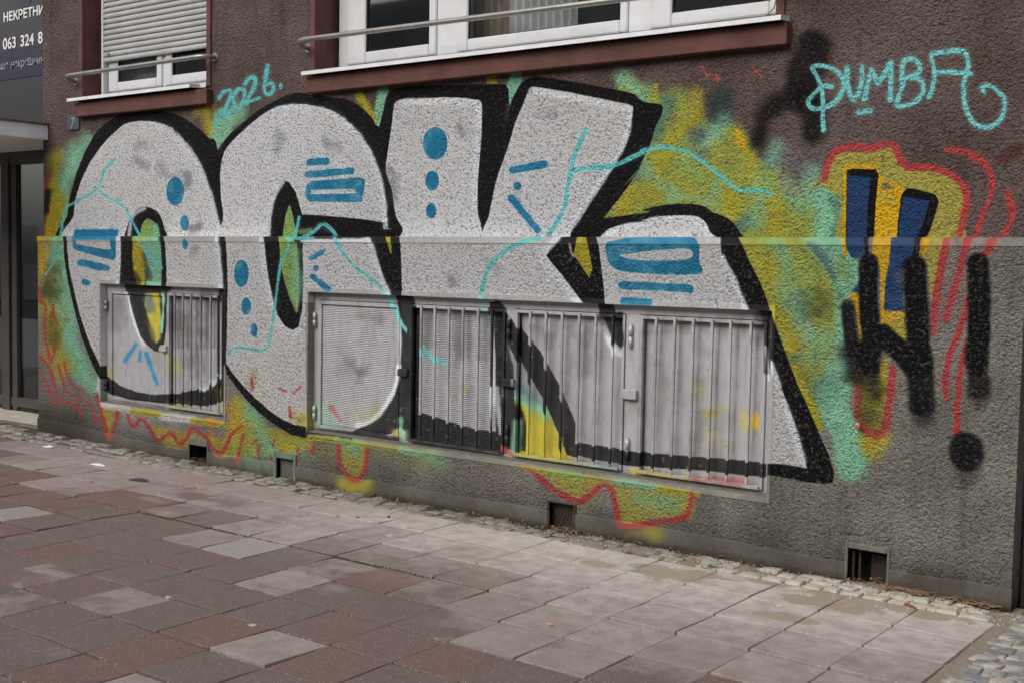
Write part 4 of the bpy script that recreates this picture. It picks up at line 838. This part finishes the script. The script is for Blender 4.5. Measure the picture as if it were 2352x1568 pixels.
# --- windows
def ring(x0, x1, z0, z1, wd, y0, y1, wb=None):
    wb = wb or wd; g = MB(); g.box(x0, x0+wd, y0, y1, z0, z1); g.box(x1-wd, x1, y0, y1, z0, z1); g.box(x0+wd, x1-wd, y0, y1, z0, z0+wb); g.box(x0+wd, x1-wd, y0, y1, z1-wd, z1); return g
def window(x0, x1, z0, z1, sashes, posts):
    w_ = empty('window', ((x0+x1)/2, .25, z0), parent=B)
    obj('window_frame', ring(x0, x1, z0, z1, .09, .245, .31, .04), M['white'], w_, bevel=.004)
    for a, b in posts: obj('mullion', MB().box(a, b, .240, .31, z0+.035, z1-.05), M['white'], w_, bevel=.004)
    for (a, b, ga, gb) in sashes:
        gz = z0+.115; g = MB(); g.box(a, ga, .225, .29, z0+.04, z1-.06); g.box(gb, b, .225, .29, z0+.04, z1-.06); g.box(ga, gb, .225, .29, z0+.04, gz); g.box(ga, gb, .225, .29, z1-.14, z1-.06)
        obj('sash', g, M['white'], w_, bevel=.008)
        s2 = MB(); s2.box(ga-.002, ga+.006, .236, .25, gz, z1-.14); s2.box(gb-.006, gb+.002, .236, .25, gz, z1-.14); s2.box(ga, gb, .236, .25, gz-.002, gz+.005); obj('pane_gasket', s2, M['seal'], w_)
        p = MB(); p.quad((ga, .252, gz), (gb, .252, gz), (gb, .252, z1-.14), (ga, .252, z1-.14)); obj('window_pane', p, M['glass'], w_)
    return w_
w1 = window(-7.745, -6.03, 2.975, 4.34, ((-7.625, -6.885, -7.495, -6.955), (-6.835, -6.07, -6.755, -6.14)), ((-6.885, -6.835),))
w2 = window(-4.842, -1.28, 2.965, 4.34, ((-4.74, -3.90, -4.56, -3.965), (-3.715, -2.385, -3.625, -2.44), (-2.225, -1.34, -2.085, -1.465)), ((-3.90, -3.715), (-2.385, -2.225)))
for (a, b, c, d), (sl, sr) in zip(WIN, ((-7.815, -6.085), (-4.912, -1.262))):
    g = MB(); g.quad((a, .06, c), (a, .06, d), (a, .32, d), (a, .32, c)); g.quad((b, .06, c), (b, .32, c), (b, .32, d), (b, .06, d)); g.quad((a, .06, d), (b, .06, d), (b, .32, d), (a, .32, d)); g.quad((a, .06, c), (b, .06, c), (b, .32, c), (a, .32, c))
    obj('window_reveal', g, M['brown'], B)
    for q in ((a-.055, a), (b, b+.05)): obj('window_surround', MB().box(q[0], q[1], .045, .062, c, d), M['brown'], B, bevel=.003)
    bl, br = (-7.775, -6.02) if a < -6 else (-4.925, -1.25)
    obj('sill_band', MB().box(bl, br, -.002, .062, 2.79, 2.905), M['brown'], B, bevel=.004)
    g = MB(); e = -6.16 if a < -6 else sr
    g.quad((sl, -.052, 2.94 if a < -6 else 2.935), (e, -.052, 2.94 if a < -6 else 2.935), (e, .25, 2.975), (sl, .25, 2.975)); z_ = 2.915 if a < -6 else 2.908
    g.box(sl, e, -.052, -.049, z_, z_+.0255); g.quad((sl, -.049, z_+.001), (sl, .06, z_+.02), (e, .06, z_+.02), (e, -.049, z_+.001))
    if a < -6: g.quad((e, .05, 2.95), (-6.09, .05, 2.95), (-6.09, .25, 2.975), (e, .25, 2.975)); g.box(e, -6.09, .047, .05, 2.925, 2.95)
    g.quad((sl, -.052, z_), (sl, .2, z_+.02), (sl, .2, 2.97), (sl, -.052, z_+.025)); g.quad((e, -.052, z_), (e, .2, z_+.02), (e, .2, 2.97), (e, -.052, z_+.025)); obj('window_sill', g, M['sill'], B)
    g = MB(); y = 1.9; g.quad((a-.3, y, 2.4), (b+.3, y, 2.4), (b+.3, y, 5), (a-.3, y, 5)); g.quad((a-.3, .33, 2.4), (a-.3, y, 2.4), (a-.3, y, 5), (a-.3, .33, 5)); g.quad((b+.3, .33, 2.4), (b+.3, y, 2.4), (b+.3, y, 5), (b+.3, .33, 5)); g.quad((a-.3, .33, 2.4), (b+.3, .33, 2.4), (b+.3, y, 2.4), (a-.3, y, 2.4)); g.quad((a-.3, .33, 5), (b+.3, .33, 5), (b+.3, y, 5), (a-.3, y, 5))
    obj('room_interior', g, M['room'], B)
def drape(x0, x1, Y, mat, fold=.06):
    g = MB(); n = int((x1-x0)/.02); 
    for k in range(n):
        a = x0+(x1-x0)*k/n; b = x0+(x1-x0)*(k+1)/n; ya = Y+.02*math.sin(a/fold*6.28); yb = Y+.02*math.sin(b/fold*6.28); g.quad((a, ya, 2.6), (b, yb, 2.6), (b, yb, 4.6), (a, ya, 4.6))
    obj('curtain', g, mat, B, smooth_=True)
drape(-3.78, -3.40, .40, M['curtain_brown']); drape(-3.40, -2.85, .38, M['curtain']); drape(-7.7, -7.2, .42, M['curtain']); drape(-2.6, -2.3, .6, M['curtain'])
rs = empty('roller_shutter', (-6.87, .2, 3.2), parent=B); z = 3.262; k = 0
sm = None
while z < 4.3:
    g = MB(); prof = [(.205, 0), (.192, .006), (.188, .018), (.190, .030), (.200, .040), (.206, .044)]
    for (ya, za), (yb, zb) in zip(prof, prof[1:]): g.quad((-7.645, ya, za), (-6.05, ya, za), (-6.05, yb, zb), (-7.645, yb, zb))
    if sm is None: o = obj('slat', g, M['slat'], rs, smooth_=True, centre=False); o.location = Vector((0, 0, z))-WORLD[rs.name]; sm = o.data
    else: o = bpy.data.objects.new('slat', sm); sc.collection.objects.link(o); o.parent = rs; o.location = Vector((0, 0, z))-WORLD[rs.name]
    z += .046
for x in (-7.56, -6.11): obj('stopper', MB().cyl((x, .19, 3.33), (x, .165, 3.325), .011, 8), M['slat'], rs)
obj('guide_rail', MB().box(-7.668, -7.640, .185, .25, 2.97, 4.34), M['white'], rs, bevel=.003)
def railing(pts, flanges):
    g = MB(); g.tube(pts, .018, 12)
    for c in flanges: g.cyl((c[0], .060, c[1]), (c[0], .052, c[1]), .032, 14)
    return obj('railing', g, M['rail'], B, smooth_=True)
railing([(-4.955, .06, 3.118), (-4.955, .0, 3.122), (-4.945, -.035, 3.135), (-4.91, -.058, 3.15), (-4.85, -.062, 3.152), (-3, -.062, 3.133), (-1.2, -.062, 3.113), (-1.14, -.05, 3.112), (-1.11, -.02, 3.11), (-1.105, .06, 3.108)], ((-4.955, 3.118), (-1.105, 3.108)))
railing([(-7.84, .06, 3.10), (-7.84, .0, 3.105), (-7.825, -.035, 3.12), (-7.79, -.058, 3.13), (-7.72, -.062, 3.13), (-6.1, -.062, 3.136), (-6.03, -.05, 3.138), (-6.0, -.02, 3.142), (-5.99, .06, 3.146)], ((-7.84, 3.10), (-5.99, 3.146)))
# --- metal shutters of the cellar openings
def rect_frame(mb, x0, x1, z0, z1, wd, y0, y1): mb.box(x0, x0+wd, y0, y1, z0, z1); mb.box(x1-wd, x1, y0, y1, z0, z1); mb.box(x0+wd, x1-wd, y0, y1, z0, z0+wd); mb.box(x0+wd, x1-wd, y0, y1, z1-wd, z1)
for a, b, c, d in OPEN:
    g = MB(); y0, y1 = .058, .11; g.box(a+.001, a+.05, y0, y1, c+.005, d-.001); g.box(b-.05, b-.001, y0, y1, c+.005, d-.001); g.box(a+.05, b-.05, y0, y1, d-.055, d-.001); g.box(a+.05, b-.05, y0, y1, c+.008, c+.03)
    obj('shutter_frame', g, M['metal'], B, bevel=.002, uv=True)
    g = MB(); g.quad((a, .118, c), (b, .118, c), (b, .118, d), (a, .118, d)); obj('backing_sheet', g, M['metal'], B, uv=True)
def leaf(name, x0, x1, ribbed, bars, posts=()):
    e = empty(name, ((x0+x1)/2, .1, .42), parent=B); z0, z1 = .408, 1.326
    if not bars:
        g = MB(); rect_frame(g, x0, x1, z0, z1, .028, .050, .078); obj('leaf_frame', g, M['metal'], e, bevel=.002, uv=True)
        g = MB(); g.box(x0+.032, x1-.032, .062, .074, z0+.032, z1-.032); obj('panel', g, M['ribbed'], e, bevel=.002, uv=True) if ribbed else obj('panel', g, M['metal'], e, bevel=.002, uv=True)
    else:
        g = MB(); g.box(x0+.02, x1-.02, .090, .097, z0+.01, z1-.01); obj('panel', g, M['ribbed' if ribbed else 'metal'], e, uv=True)
        g = MB(); g.box(x0, x0+.018, .044, .070, z0, z1); g.box(x1-.018, x1, .044, .070, z0, z1); g.box(x0+.018, x1-.018, .044, .070, z1-.02, z1); g.box(x0+.018, x1-.018, .032, .070, z0, z0+.018); obj('leaf_frame', g, M['metal'], e, bevel=.0015, uv=True)
        for x in bars:
            sk = rnd.uniform(-.003, .003); g = MB(); g.box(x-.008, x+.008, .030, .045, z0+.018, z1-.004); o = obj('bar', g, M['metal'], e, bevel=.0015, uv=True); o.rotation_euler.y = sk
    return e
L1 = leaf('panel_shutter', -7.352, -6.605, False, None); L2 = leaf('barred_shutter', -6.56, -5.87, False, [-6.456, -6.352, -6.249, -6.129, -6.011, -5.915])
L3 = leaf('panel_shutter', -4.822, -4.035, True, None); L4 = leaf('barred_shutter', -3.935, -3.125, True, [-3.824, -3.705, -3.583, -3.462, -3.337, -3.221])
L5 = leaf('barred_shutter', -3.045, -2.235, False, [-2.922, -2.80, -2.677, -2.553, -2.432, -2.313]); L6 = leaf('barred_shutter', -2.13, -1.33, False, [-2.019, -1.896, -1.776, -1.658, -1.543, -1.421])
for x0, x1 in ((-6.602, -6.563), (-4.03, -3.94), (-3.12, -3.05), (-2.23, -2.135)): obj('shutter_post', MB().box(x0, x1, .052, .11, .392, 1.33), M['metal'], B, bevel=.002, uv=True)
for par, x, za, zb in ((L1, -7.392, 1.155, 1.237), (L1, -7.394, .48, .55), (L3, -4.852, 1.138, 1.234), (L3, -4.848, .471, .565), (L5, -3.09, 1.139, 1.27), (L5, -3.09, .47, .6), (L6, -2.19, 1.137, 1.268), (L6, -2.195, .472, .6)):
    g = MB().cyl((x, .040, za), (x, .040, (za+zb)/2-.002), .0125, 10); g.cyl((x, .040, (za+zb)/2+.002), (x, .040, zb), .0125, 10); g.cyl((x, .040, zb), (x, .040, zb+.008), .010, 10, .004); obj('hinge', g, M['metal'], par, smooth_=True, uv=True)
for par, x0, x1, z0, z1 in ((L1, -6.645, -6.553, .857, .907), (L3, -4.03, -3.94, .844, .893), (L4, -3.125, -3.035, .842, .892), (L5, -2.235, -2.135, .836, .892)): obj('latch', MB().box(x0, x1, .020, .046, z0, z1), M['metal'], par, bevel=.003, uv=True)
# --- bits on the wall
def text(name, s, size, loc, mat, parent, sx=1.0, shear=0.0, depth=.002, bold=0.0):
    cu = bpy.data.curves.new(name, 'FONT'); cu.body = s; cu.size = size; cu.extrude = depth; cu.shear = shear; cu.offset = bold; tmp = bpy.data.objects.new(name, cu); sc.collection.objects.link(tmp)
    bpy.context.view_layer.update(); dg = bpy.context.evaluated_depsgraph_get(); me = bpy.data.meshes.new_from_object(tmp.evaluated_get(dg)); bpy.data.objects.remove(tmp)
    me.transform(Matrix.Diagonal((sx, 1, 1, 1))); me.transform(Matrix.Rotation(math.pi/2, 4, 'X')); me.materials.clear(); me.materials.append(mat); o = bpy.data.objects.new(name, me); sc.collection.objects.link(o); return hook(o, parent, Vector(loc))
pl = obj('house_number_plate', MB().box(-7.965, -7.79, .046, .058, 2.69, 2.82), M['plate'], None, bevel=.004); tag(pl, 'small weathered dark enamel plate with the number 7 at the left corner', 'sign')
text('digit', '7', .13, (-7.915, .044, 2.707), M['digit'], pl, .9, .15, .001)
q = Wp('6', 2240, 1000, 0); e = empty('pipe_stub', (q.x, 0, q.z), parent=B); obj('pipe', MB().cyl(q, q+Vector((.012, -.05, -.006)), .013, 12), M['pin'], e, smooth_=True); obj('pipe_cap', MB().cyl(q+Vector((.012, -.05, -.006)), q+Vector((.013, -.054, -.006)), .009, 12), M['pinred'], e)
pts = [Wp('3', *q_, .12) for q_ in ((893, -60), (888, 10), (878, 50), (840, 85), (800, 106), (740, 114), (680, 118), (600, 130), (520, 140), (440, 156))]
for p_ in pts[4:]: p_.z = max(p_.z, 2.965)
tag(obj('cable', MB().tube(pts, .004, 6), M['cable'], smooth_=True), 'thin tan cable lying loose on the white sill of the wide window', 'cable')
# ================================================================ shop at the left
SH = empty('shop_building', (-10.5, .7, 0), 'dark glazed shop front with white canopy left of the painted wall', 'building')
Ys = .60
g = MB(); g.quad((-16, Ys+.08, 4.6), (-8.37, Ys+.08, 4.6), (-8.37, Ys+.08, 7), (-16, Ys+.08, 7)); obj('shop_wall', g, M['plaster_plinth'], SH, uv=True)
st = empty('shop_step', (-10.5, .3, 0)); 
struct(st); st['label'] = 'low tiled entrance step in front of the shop door'
for k in range(12):
    a = -8.42-.4*k; obj('step_edge_stone', MB().box(a-.394, a, .075, .16, -.05, .052+rnd.uniform(-.002, .002)), M['kerbstone'], st, bevel=.005)
    for r_ in range(3): obj('step_slab', MB().box(a-.396+(r_ % 2)*.0, a, .163+r_*.2, .36+r_*.2, -.05, .05+.002*r_), M['slab'], st, bevel=.003)
def shopX(k, x, y): return Wp(k, x, y, Ys).x
xd = [shopX('4', x, 700) for x in (-60, 28, 78, 118)]
zt = Wp('4', 50, 10, Ys).z; 
obj('door_frame', MB().box(xd[1], xd[2], Ys-.03, Ys+.05, .05, 2.58), M['darkmetal'], SH, bevel=.004)
obj('door_frame', MB().box(xd[2]+.02, xd[3], Ys-.01, Ys+.05, .05, 2.50), M['darkmetal'], SH, bevel=.004)
obj('transom', MB().box(-14, -8.37, Ys-.02, Ys+.05, 2.50, 2.82), M['darkmetal'], SH, bevel=.004)
zb1 = Wp('4', 150, 1245, Ys).z; obj('bottom_rail', MB().box(-14, -8.37, Ys-.012, Ys+.05, zb1-.09, zb1+.0), M['darkmetal'], SH, bevel=.004); obj('kick_plate', MB().box(-14, -8.37, Ys+.01, Ys+.05, .05, zb1-.09), M['seal'], SH)
g = MB(); g.quad((-14, Ys+.03, .1), (-8.37, Ys+.03, .1), (-8.37, Ys+.03, 2.52), (-14, Ys+.03, 2.52)); obj('door_pane', g, M['doorglass'], SH)
g = MB(); g.quad((-14, 3.5, 0), (-8, 3.5, 0), (-8, 3.5, 4.6), (-14, 3.5, 4.6)); g.quad((-8.37, .7, 0), (-8.37, 3.5, 0), (-8.37, 3.5, 4.6), (-8.37, .7, 4.6)); g.quad((-14, .7, 4.6), (-8, .7, 4.6), (-8, 3.5, 4.6), (-14, 3.5, 4.6)); g.quad((-14, .7, .06), (-8, .7, .06), (-8, 3.5, .06), (-14, 3.5, .06)); obj('shop_interior', g, M['room'], SH)
obj('interior_blind', MB().box(-9.75, -9.55, 1.1, 1.13, .5, 2.3), M['curtain'], SH)
zc0, zc1 = 2.625, 2.755
g = MB(); g.box(-13.6, -8.285, -1.3, Ys, zc0, zc1); obj('canopy', g, M['canopy'], SH, bevel=.006)
obj('canopy_flashing', MB().box(-13.62, -8.262, -1.32, Ys, zc1, zc1+.018), M['rust'], SH, bevel=.003)
zA = Wp('1', 150, 62, Ys).z; zB = Wp('1', 150, 325, Ys).z; zC = Wp('1', 150, 525, Ys).z
obj('sign_glass', MB().box(-13.6, -8.37, Ys+.0, Ys+.02, 2.80, 4.6), M['sign'], SH)
obj('sign_band', MB().box(-13.6, -8.37, Ys-.006, Ys+.0, zC, zB-.0), M['signnavy'], SH)
q0 = Wp('1', 24, 150, Ys); q1 = Wp('1', 24, 92, Ys); text('sign_lettering', 'НЕКРЕТНИНЕ', (q1.z-q0.z)/.70, (q0.x, Ys-.004, q0.z), M['letter'], SH, 1.13, 0, .001, .0025)
q0 = Wp('1', 24, 335, Ys); q1 = Wp('1', 24, 262, Ys); 
for wd_, sx_ in (('063', 22), ('324', 138), ('8', 258)): text('sign_number', wd_, (q1.z-q0.z)/.70, (Wp('1', sx_, 335, Ys).x, Ys-.004, q0.z), M['letter'], SH, 1.08, 0, .001, .0025)
q0 = Wp('1', -30, 478, Ys); 
for wd_, sx_ in (('ваше', -38), ('некрешнине', 76)): text('sign_small_lettering', wd_, .112, (Wp('1', sx_, 478, Ys).x, Ys-.010, q0.z), M['letterdim'], SH, .98, .2, .001, .0005)
q0 = Wp('1', 192, 395, Ys); obj('lettering_bar', MB().box(q0.x-.005, q0.x+.055, Ys-.011, Ys-.009, q0.z-.004, q0.z+.004), M['letterdim'], SH)
obj('sign_emblem', MB().cyl((Wp('1', 175, -8, Ys).x, Ys-.004, Wp('1', 175, -8, Ys).z), (Wp('1', 175, -8, Ys).x, Ys-.001, Wp('1', 175, -8, Ys).z), .09, 24), M['signnavy'], SH)
# ================================================================ right neighbour and the house across the street
NB = obj('neighbour_wall', MB().box(.012, 3.5, .12, .5, -.1, LEDGE), M['iron'], None); tag(NB, 'narrow dark wall edge right of the grey plinth', 'wall')
OB = empty('apartment_block', (-10, -17, 0), 'grey apartment block across the street, seen as reflection in the window glass', 'building')
obj('facade_wall', MB().box(-45, 25, -20, -17, 0, 8.4), M['facade'], OB)
for i in range(22):
    for j in range(2):
        x = -43+i*3.1; z = 1.2+j*3.1; f_ = obj('window', MB().box(x, x+1.5, -17, -16.95, z, z+1.6), M['white'], OB); obj('pane', MB().box(x+.1, x+1.4, -16.95, -16.93, z+.1, z+1.5), M['farglass'], f_)
# ================================================================ small things on the ground
def ground_loc(k, x, y, dz=.004): q = Gp(k, x, y); return Vector((q.x, q.y, TILT*q.y+dz))
def scrap(name, k, x, y, sx, sy, mat, label, cat, rz=0, h=.002, bend=.3):
    p = ground_loc(k, x, y); n = 4; g = MB(); r = random.Random(int(x)); c, s_ = math.cos(rz), math.sin(rz)
    P_ = {}
    for i in range(n+1):
        for j in range(3):
            u = (i/n-.5)*sx; v = (j/2-.5)*sy*(1+.25*math.sin(i*2+x)); z = h+bend*sx*.25*math.sin(i/n*3.1)+r.uniform(0, .002); P_[i, j] = (p.x+u*c-v*s_, p.y+u*s_+v*c, p.z+z)
    for i in range(n):
        for j in range(2): g.quad(P_[i, j], P_[i+1, j], P_[i+1, j+1], P_[i, j+1])
        g.quad(P_[i, 0], P_[i+1, 0], (P_[i+1, 0][0], P_[i+1, 0][1], p.z), (P_[i, 0][0], P_[i, 0][1], p.z))
    return tag(obj(name, g, mat), label, cat)
scrap('paper_scrap', 'R', 458, 324, .10, .05, M['paper'], 'small white paper scrap on the tiles near the left end of the wall', 'litter', .2)
scrap('paper_strip', 'R', 920, 497, .16, .018, M['paper'], 'narrow white paper strip lying on a dry tile', 'litter', .1)
scrap('crumpled_tissue', 'R', 1330, 372, .06, .05, M['paper'], 'crumpled white tissue on the cobbles against the skirting', 'litter', .5, .01, 1.6)
scrap('bark_piece', 'R', 1310, 640, .16, .03, M['bark'], 'dark dry bark piece on a paving tile', 'litter', .35, .004, .3)
scrap('blue_scrap', 'r', 1165, 612, .035, .024, M['bluebit'], 'pale blue crumpled scrap in the silt patch', 'litter', .7, .003, 1.0)
scrap('rusty_stick', 's', 1380, 915, .085, .009, M['rustbit'], 'rust brown stick lying in the dirt at the right', 'stick', -.55, .003, .2)
scrap('tan_chip', 's', 255, 915, .030, .020, M['chip'], 'tan wood chip on a pale tile at the lower right', 'litter', .3, .004, .5)
scrap('white_flake', 'B', 970, 645, .02, .02, M['paper'], 'tiny white flake on the cobbles below the wide cellar opening', 'litter', .3, .004, 1)
p = ground_loc('r', 427, 1072, .007); e = empty('cigarette_butt', p, 'orange cigarette butt on a dry tile in the centre foreground', 'cigarette butt'); obj('filter', MB().cyl(p+Vector((-.014, .004, 0)), p+Vector((.010, -.003, 0)), .005, 10), M['butt'], e, smooth_=True); obj('ash_end', MB().cyl(p+Vector((.010, -.003, 0)), p+Vector((.016, -.005, 0)), .005, 10), M['chip'], e, smooth_=True)
for k, (a, b_, c_) in enumerate((('S', 1010, 758), ('S', 1302, 750))):
    p = ground_loc(a, b_, c_, .0); bm = bmesh.new(); bmesh.ops.create_icosphere(bm, subdivisions=2, radius=.012)
    for v in bm.verts: v.co = Vector((v.co.x*1.3, v.co.y, v.co.z*.7+.006))*(1+.15*math.sin(v.co.x*300+k))
    me = bpy.data.meshes.new('pebble'); bm.to_mesh(me); bm.free(); me.materials.append(M['pebble']); o = bpy.data.objects.new('pebble', me); sc.collection.objects.link(o); hook(o, None, p)
    tag(o, ('dark pebble, left one of two on the pale tile by the cobbles', 'dark pebble, right one of two on the pale tile by the cobbles')[k], 'pebble')
p = ground_loc('r', 1805, 568, 0); g = MB()
for k in range(13):
    an = rnd.uniform(0, 6.28); L = rnd.uniform(.02, .045); u = Vector((math.cos(an), math.sin(an), rnd.uniform(.15, .7)))*L; v = Vector((-u.y, u.x, 0))*.16; q = p+Vector((rnd.uniform(-.01, .01), rnd.uniform(-.006, .006), .001)); g.quad(q, q+u*.5+v, q+u, q+u*.5-v)
tag(obj('weed', g, M['leaf']), 'small green weed growing in the joint near the wall', 'plant')
g = MB()                                          # dry grass and moss along the foot at the right
for k in range(170):
    x = rnd.choice((rnd.uniform(-.62, -.40), rnd.uniform(-.5, -.05))); y = -.03+rnd.uniform(-.035, .02); an = rnd.uniform(-.5, .5)+rnd.choice((0, 3.14)); L = rnd.uniform(.02, .07); u = Vector((math.cos(an), math.sin(an)*.5, rnd.uniform(-.05, .22)))*L; q = Vector((x, y, rnd.uniform(.01, .03))); v = Vector((0, .0012, .0012)); g.quad(q-v, q+u-v*.3, q+u+v*.3, q+v)
tag(obj('dry_grass', g, M['litter']), 'dry grass stalks lying along the wall foot beside the right vent', 'grass', kind='stuff')

def grit(n, fx, fy, mat, name, sz=(.002, .007)):
    g = MB()
    for k in range(n):
        x = fx(); y = fy(); r_ = rnd.uniform(*sz); z = pz(x, y)+.009+rnd.uniform(-.001, .004)+(.003 if y > -.2 else 0); a = rnd.uniform(0, 6.3); c_, s_ = math.cos(a)*r_, math.sin(a)*r_
        b0 = len(g.v); g.v += [(x+c_, y+s_, z-.004), (x-s_, y+c_, z-.004), (x-c_, y-s_, z-.004), (x+s_, y-c_, z-.004), (x+c_*.1, y+s_*.1, z+r_*.6)]; g.f += [(b0, b0+1, b0+4), (b0+1, b0+2, b0+4), (b0+2, b0+3, b0+4), (b0+3, b0, b0+4)]
    return tag(obj(name, g, mat), kind='stuff')
grit(900, lambda: rnd.uniform(-8.6, .3), lambda: -.01-abs(rnd.gauss(0, .09)), M['pebble'], 'grit')
grit(500, lambda: rnd.uniform(-3.2, .2), lambda: -.02-abs(rnd.gauss(0, .22)), M['chip'], 'pale_grit', (.0015, .005))
g = tag(litter(-8.2, -.1, -.10, -.012, .012, 260, None), kind='stuff')
g = MB()
for k in range(420):                                # moss in the step between the slab rows
    x = rnd.choice((rnd.gauss(-3.9, .5), rnd.gauss(-3.0, .25), rnd.gauss(-4.6, .2))); y = -1.305+rnd.uniform(-.007, .004); r_ = rnd.uniform(.003, .008); z = TILT*y-.004; b0 = len(g.v)
    g.v += [(x-r_, y-r_*.6, z-.006), (x+r_, y-r_*.6, z-.006), (x+r_, y+r_*.6, z-.006), (x-r_, y+r_*.6, z-.006), (x, y, z+rnd.uniform(0, .004))]; g.f += [(b0, b0+1, b0+4), (b0+1, b0+2, b0+4), (b0+2, b0+3, b0+4), (b0+3, b0, b0+4)]
for k in range(200):
    x = rnd.gauss(-.35, .14); y = -.012+rnd.uniform(-.01, .004); r_ = rnd.uniform(.004, .012); z = rnd.uniform(0, .03); b0 = len(g.v)
    g.v += [(x-r_, y-r_*.6, z-.006), (x+r_, y-r_*.6, z-.006), (x+r_, y+r_*.6, z-.006), (x-r_, y+r_*.6, z-.006), (x, y-.006, z+.006)]; g.f += [(b0, b0+1, b0+4), (b0+1, b0+2, b0+4), (b0+2, b0+3, b0+4), (b0+3, b0, b0+4)]
tag(obj('moss', g, M['moss']), kind='stuff')
